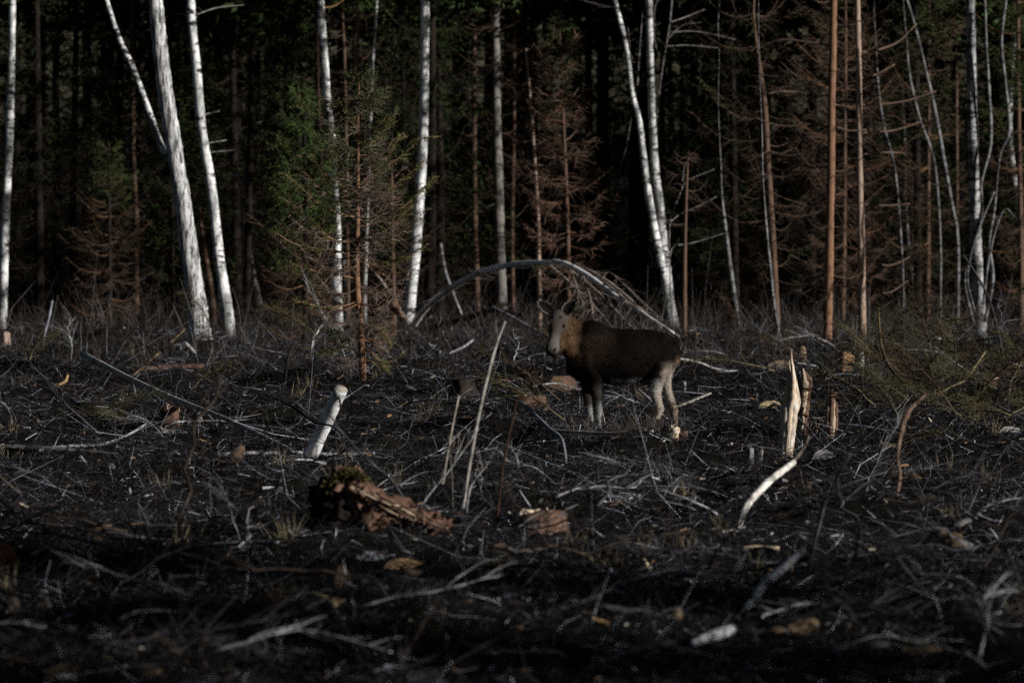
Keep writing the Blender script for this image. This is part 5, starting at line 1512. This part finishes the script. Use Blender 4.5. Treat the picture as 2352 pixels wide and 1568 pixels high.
# tufts of dead grass
NG = 80
gx_, gy_ = field(NG, 40., 92.)
k = 34
gxx = np.repeat(gx_, k) + lr.normal(0, .07, NG * k); gyy = np.repeat(gy_, k) + lr.normal(0, .07, NG * k)
D = np.stack([lr.normal(0, .45, NG * k), lr.normal(0, .45, NG * k), np.ones(NG * k)], -1)
mb = MB(); mb.blades(np.stack([gxx, gyy, hgt(gxx, gyy)], -1), D, lr.uniform(.12, .42, NG * k), .008, np.array((.17, .14, .085)) * lr.uniform(.35, 1.3, (NG * k, 1)))
tag(mb.build('dead_grass', M_TWIG), 'thin tufts of dead straw-coloured grass among the slash', 'grass', kind='stuff')


def bark_slab(seed):
    rng = np.random.default_rng(seed); L = rng.uniform(.18, .5); W = L * rng.uniform(.25, .5); nu_, nv_ = 9, 6
    cu = rng.uniform(.6, 2.2)
    V = []
    edge = 1 + rng.normal(0, .12, (nu_, 2))
    for t in (0, 1):
        for i in range(nu_):
            for j in range(nv_):
                u = i / (nu_ - 1) - .5; v = j / (nv_ - 1) - .5
                a = v * cu; w = W * (edge[i, 0] if v < 0 else edge[i, 1]) * (1 - .5 * abs(2 * u) ** 3)
                V.append((u * L, math.sin(a) / cu * w * 1.6, (math.cos(a) - 1) / cu * w * 1.6 + .05 * L * math.sin(u * 5 + seed) - t * .012 + rng.normal(0, .002)))
    idx = np.arange(nu_ * nv_).reshape(nu_, nv_)
    Q = np.stack([idx[:-1, :-1], idx[1:, :-1], idx[1:, 1:], idx[:-1, 1:]], -1).reshape(-1, 4)
    base = [(.11, .075, .05), (.16, .15, .14), (.05, .04, .032), (.20, .14, .085)][seed % 4]
    mb = MB(); mb.add(V, np.array(base) * rng.uniform(.5, 1.2, (len(V), 1)), np.vstack([Q, Q[:, ::-1] + nu_ * nv_]))
    return mb.mesh('bark_flake', M_STICK, True)


BS = [bark_slab(40 + q) for q in range(12)]
bsl = ['brown curled flake of bark lying in the slash', 'grey curled flake of bark lying in the slash', 'dark curled flake of bark lying in the slash', 'tan curled flake of bark lying in the slash']
for q in range(110):
    py = 850 + 718 * br.random() ** .75
    g = ground_at(br.uniform(-30, 2380), py)
    if -6 < g[1] - MO[1] < 2 and -1.7 < g[0] - MO[0] < 1.7: continue
    o = bpy.data.objects.new('bark_flake', BS[q % 12]); col.objects.link(o)
    o.location = (g[0], g[1], g[2] + br.uniform(.05, .16)); sc_ = br.uniform(.5, 1.0); o.scale = (sc_,) * 3
    o.rotation_euler = (br.normal(0, .3), br.normal(0, .25), br.uniform(0, 6.28))
    tag(o, bsl[q % 4], 'bark', bsl[q % 4].split(' flake')[0] + ' bark flakes in the slash')

# pale chips of wood
NC = 520
x, y = field(NC)
z = hgt(x, y) + .03 + np.abs(lr.normal(0, .05, NC))
mb = MB()
az = lr.uniform(0, 6.28, NC); Dd = np.stack([np.cos(az), np.sin(az), lr.normal(0, .25, NC)], -1)
pal = np.array([(.42, .36, .28), (.34, .20, .10), (.44, .43, .42), (.24, .16, .10)])
mb.twigs(np.stack([x, y, z], -1), Dd, lr.uniform(.05, .2, NC), lr.uniform(.010, .028, NC), lr.normal(0, .1, (NC, 3)), pal[lr.integers(0, 4, NC)] * lr.uniform(.6, 1.1, (NC, 1)), sides=4, mid=1., tip=.5)
tag(mb.build('wood_chips', M_CUT), 'scattered pale chips of split wood', 'chips', kind='stuff')

# undergrowth of thin dead stems along the forest edge
NU = 15000
x, y = field(NU, 84, 116)
keepu = lr.random(NU) < .35 + .65 * sstep(84, 95, y)
x, y = x[keepu], y[keepu]; NU = len(x)
el = lr.normal(.8, .5, NU); az = lr.uniform(0, 6.283, NU)
D = np.stack([np.cos(az) * np.cos(el), np.sin(az) * np.cos(el), np.abs(np.sin(el))], -1)
pal = np.array([(.03, .026, .024), (.06, .053, .05), (.05, .031, .021), (.17, .165, .165), (.04, .036, .02)])
mb = MB(); mb.twigs(np.stack([x, y, hgt(x, y) - .02], -1), D, np.clip(lr.lognormal(-.75, .5, NU), .1, 1.6), np.clip(lr.lognormal(-5.4, .45, NU), .002, .013), lr.normal(0, .2, (NU, 3)), pal[lr.choice(5, NU, p=[.35, .25, .2, .1, .1])] * lr.uniform(.6, 1.4, (NU, 1)))
tag(mb.build('undergrowth', M_TWIG), 'tangled dead stems and brush along the forest edge', 'undergrowth', kind='stuff')

for o in bpy.data.objects:
    if '_base' in o: del o['_base']
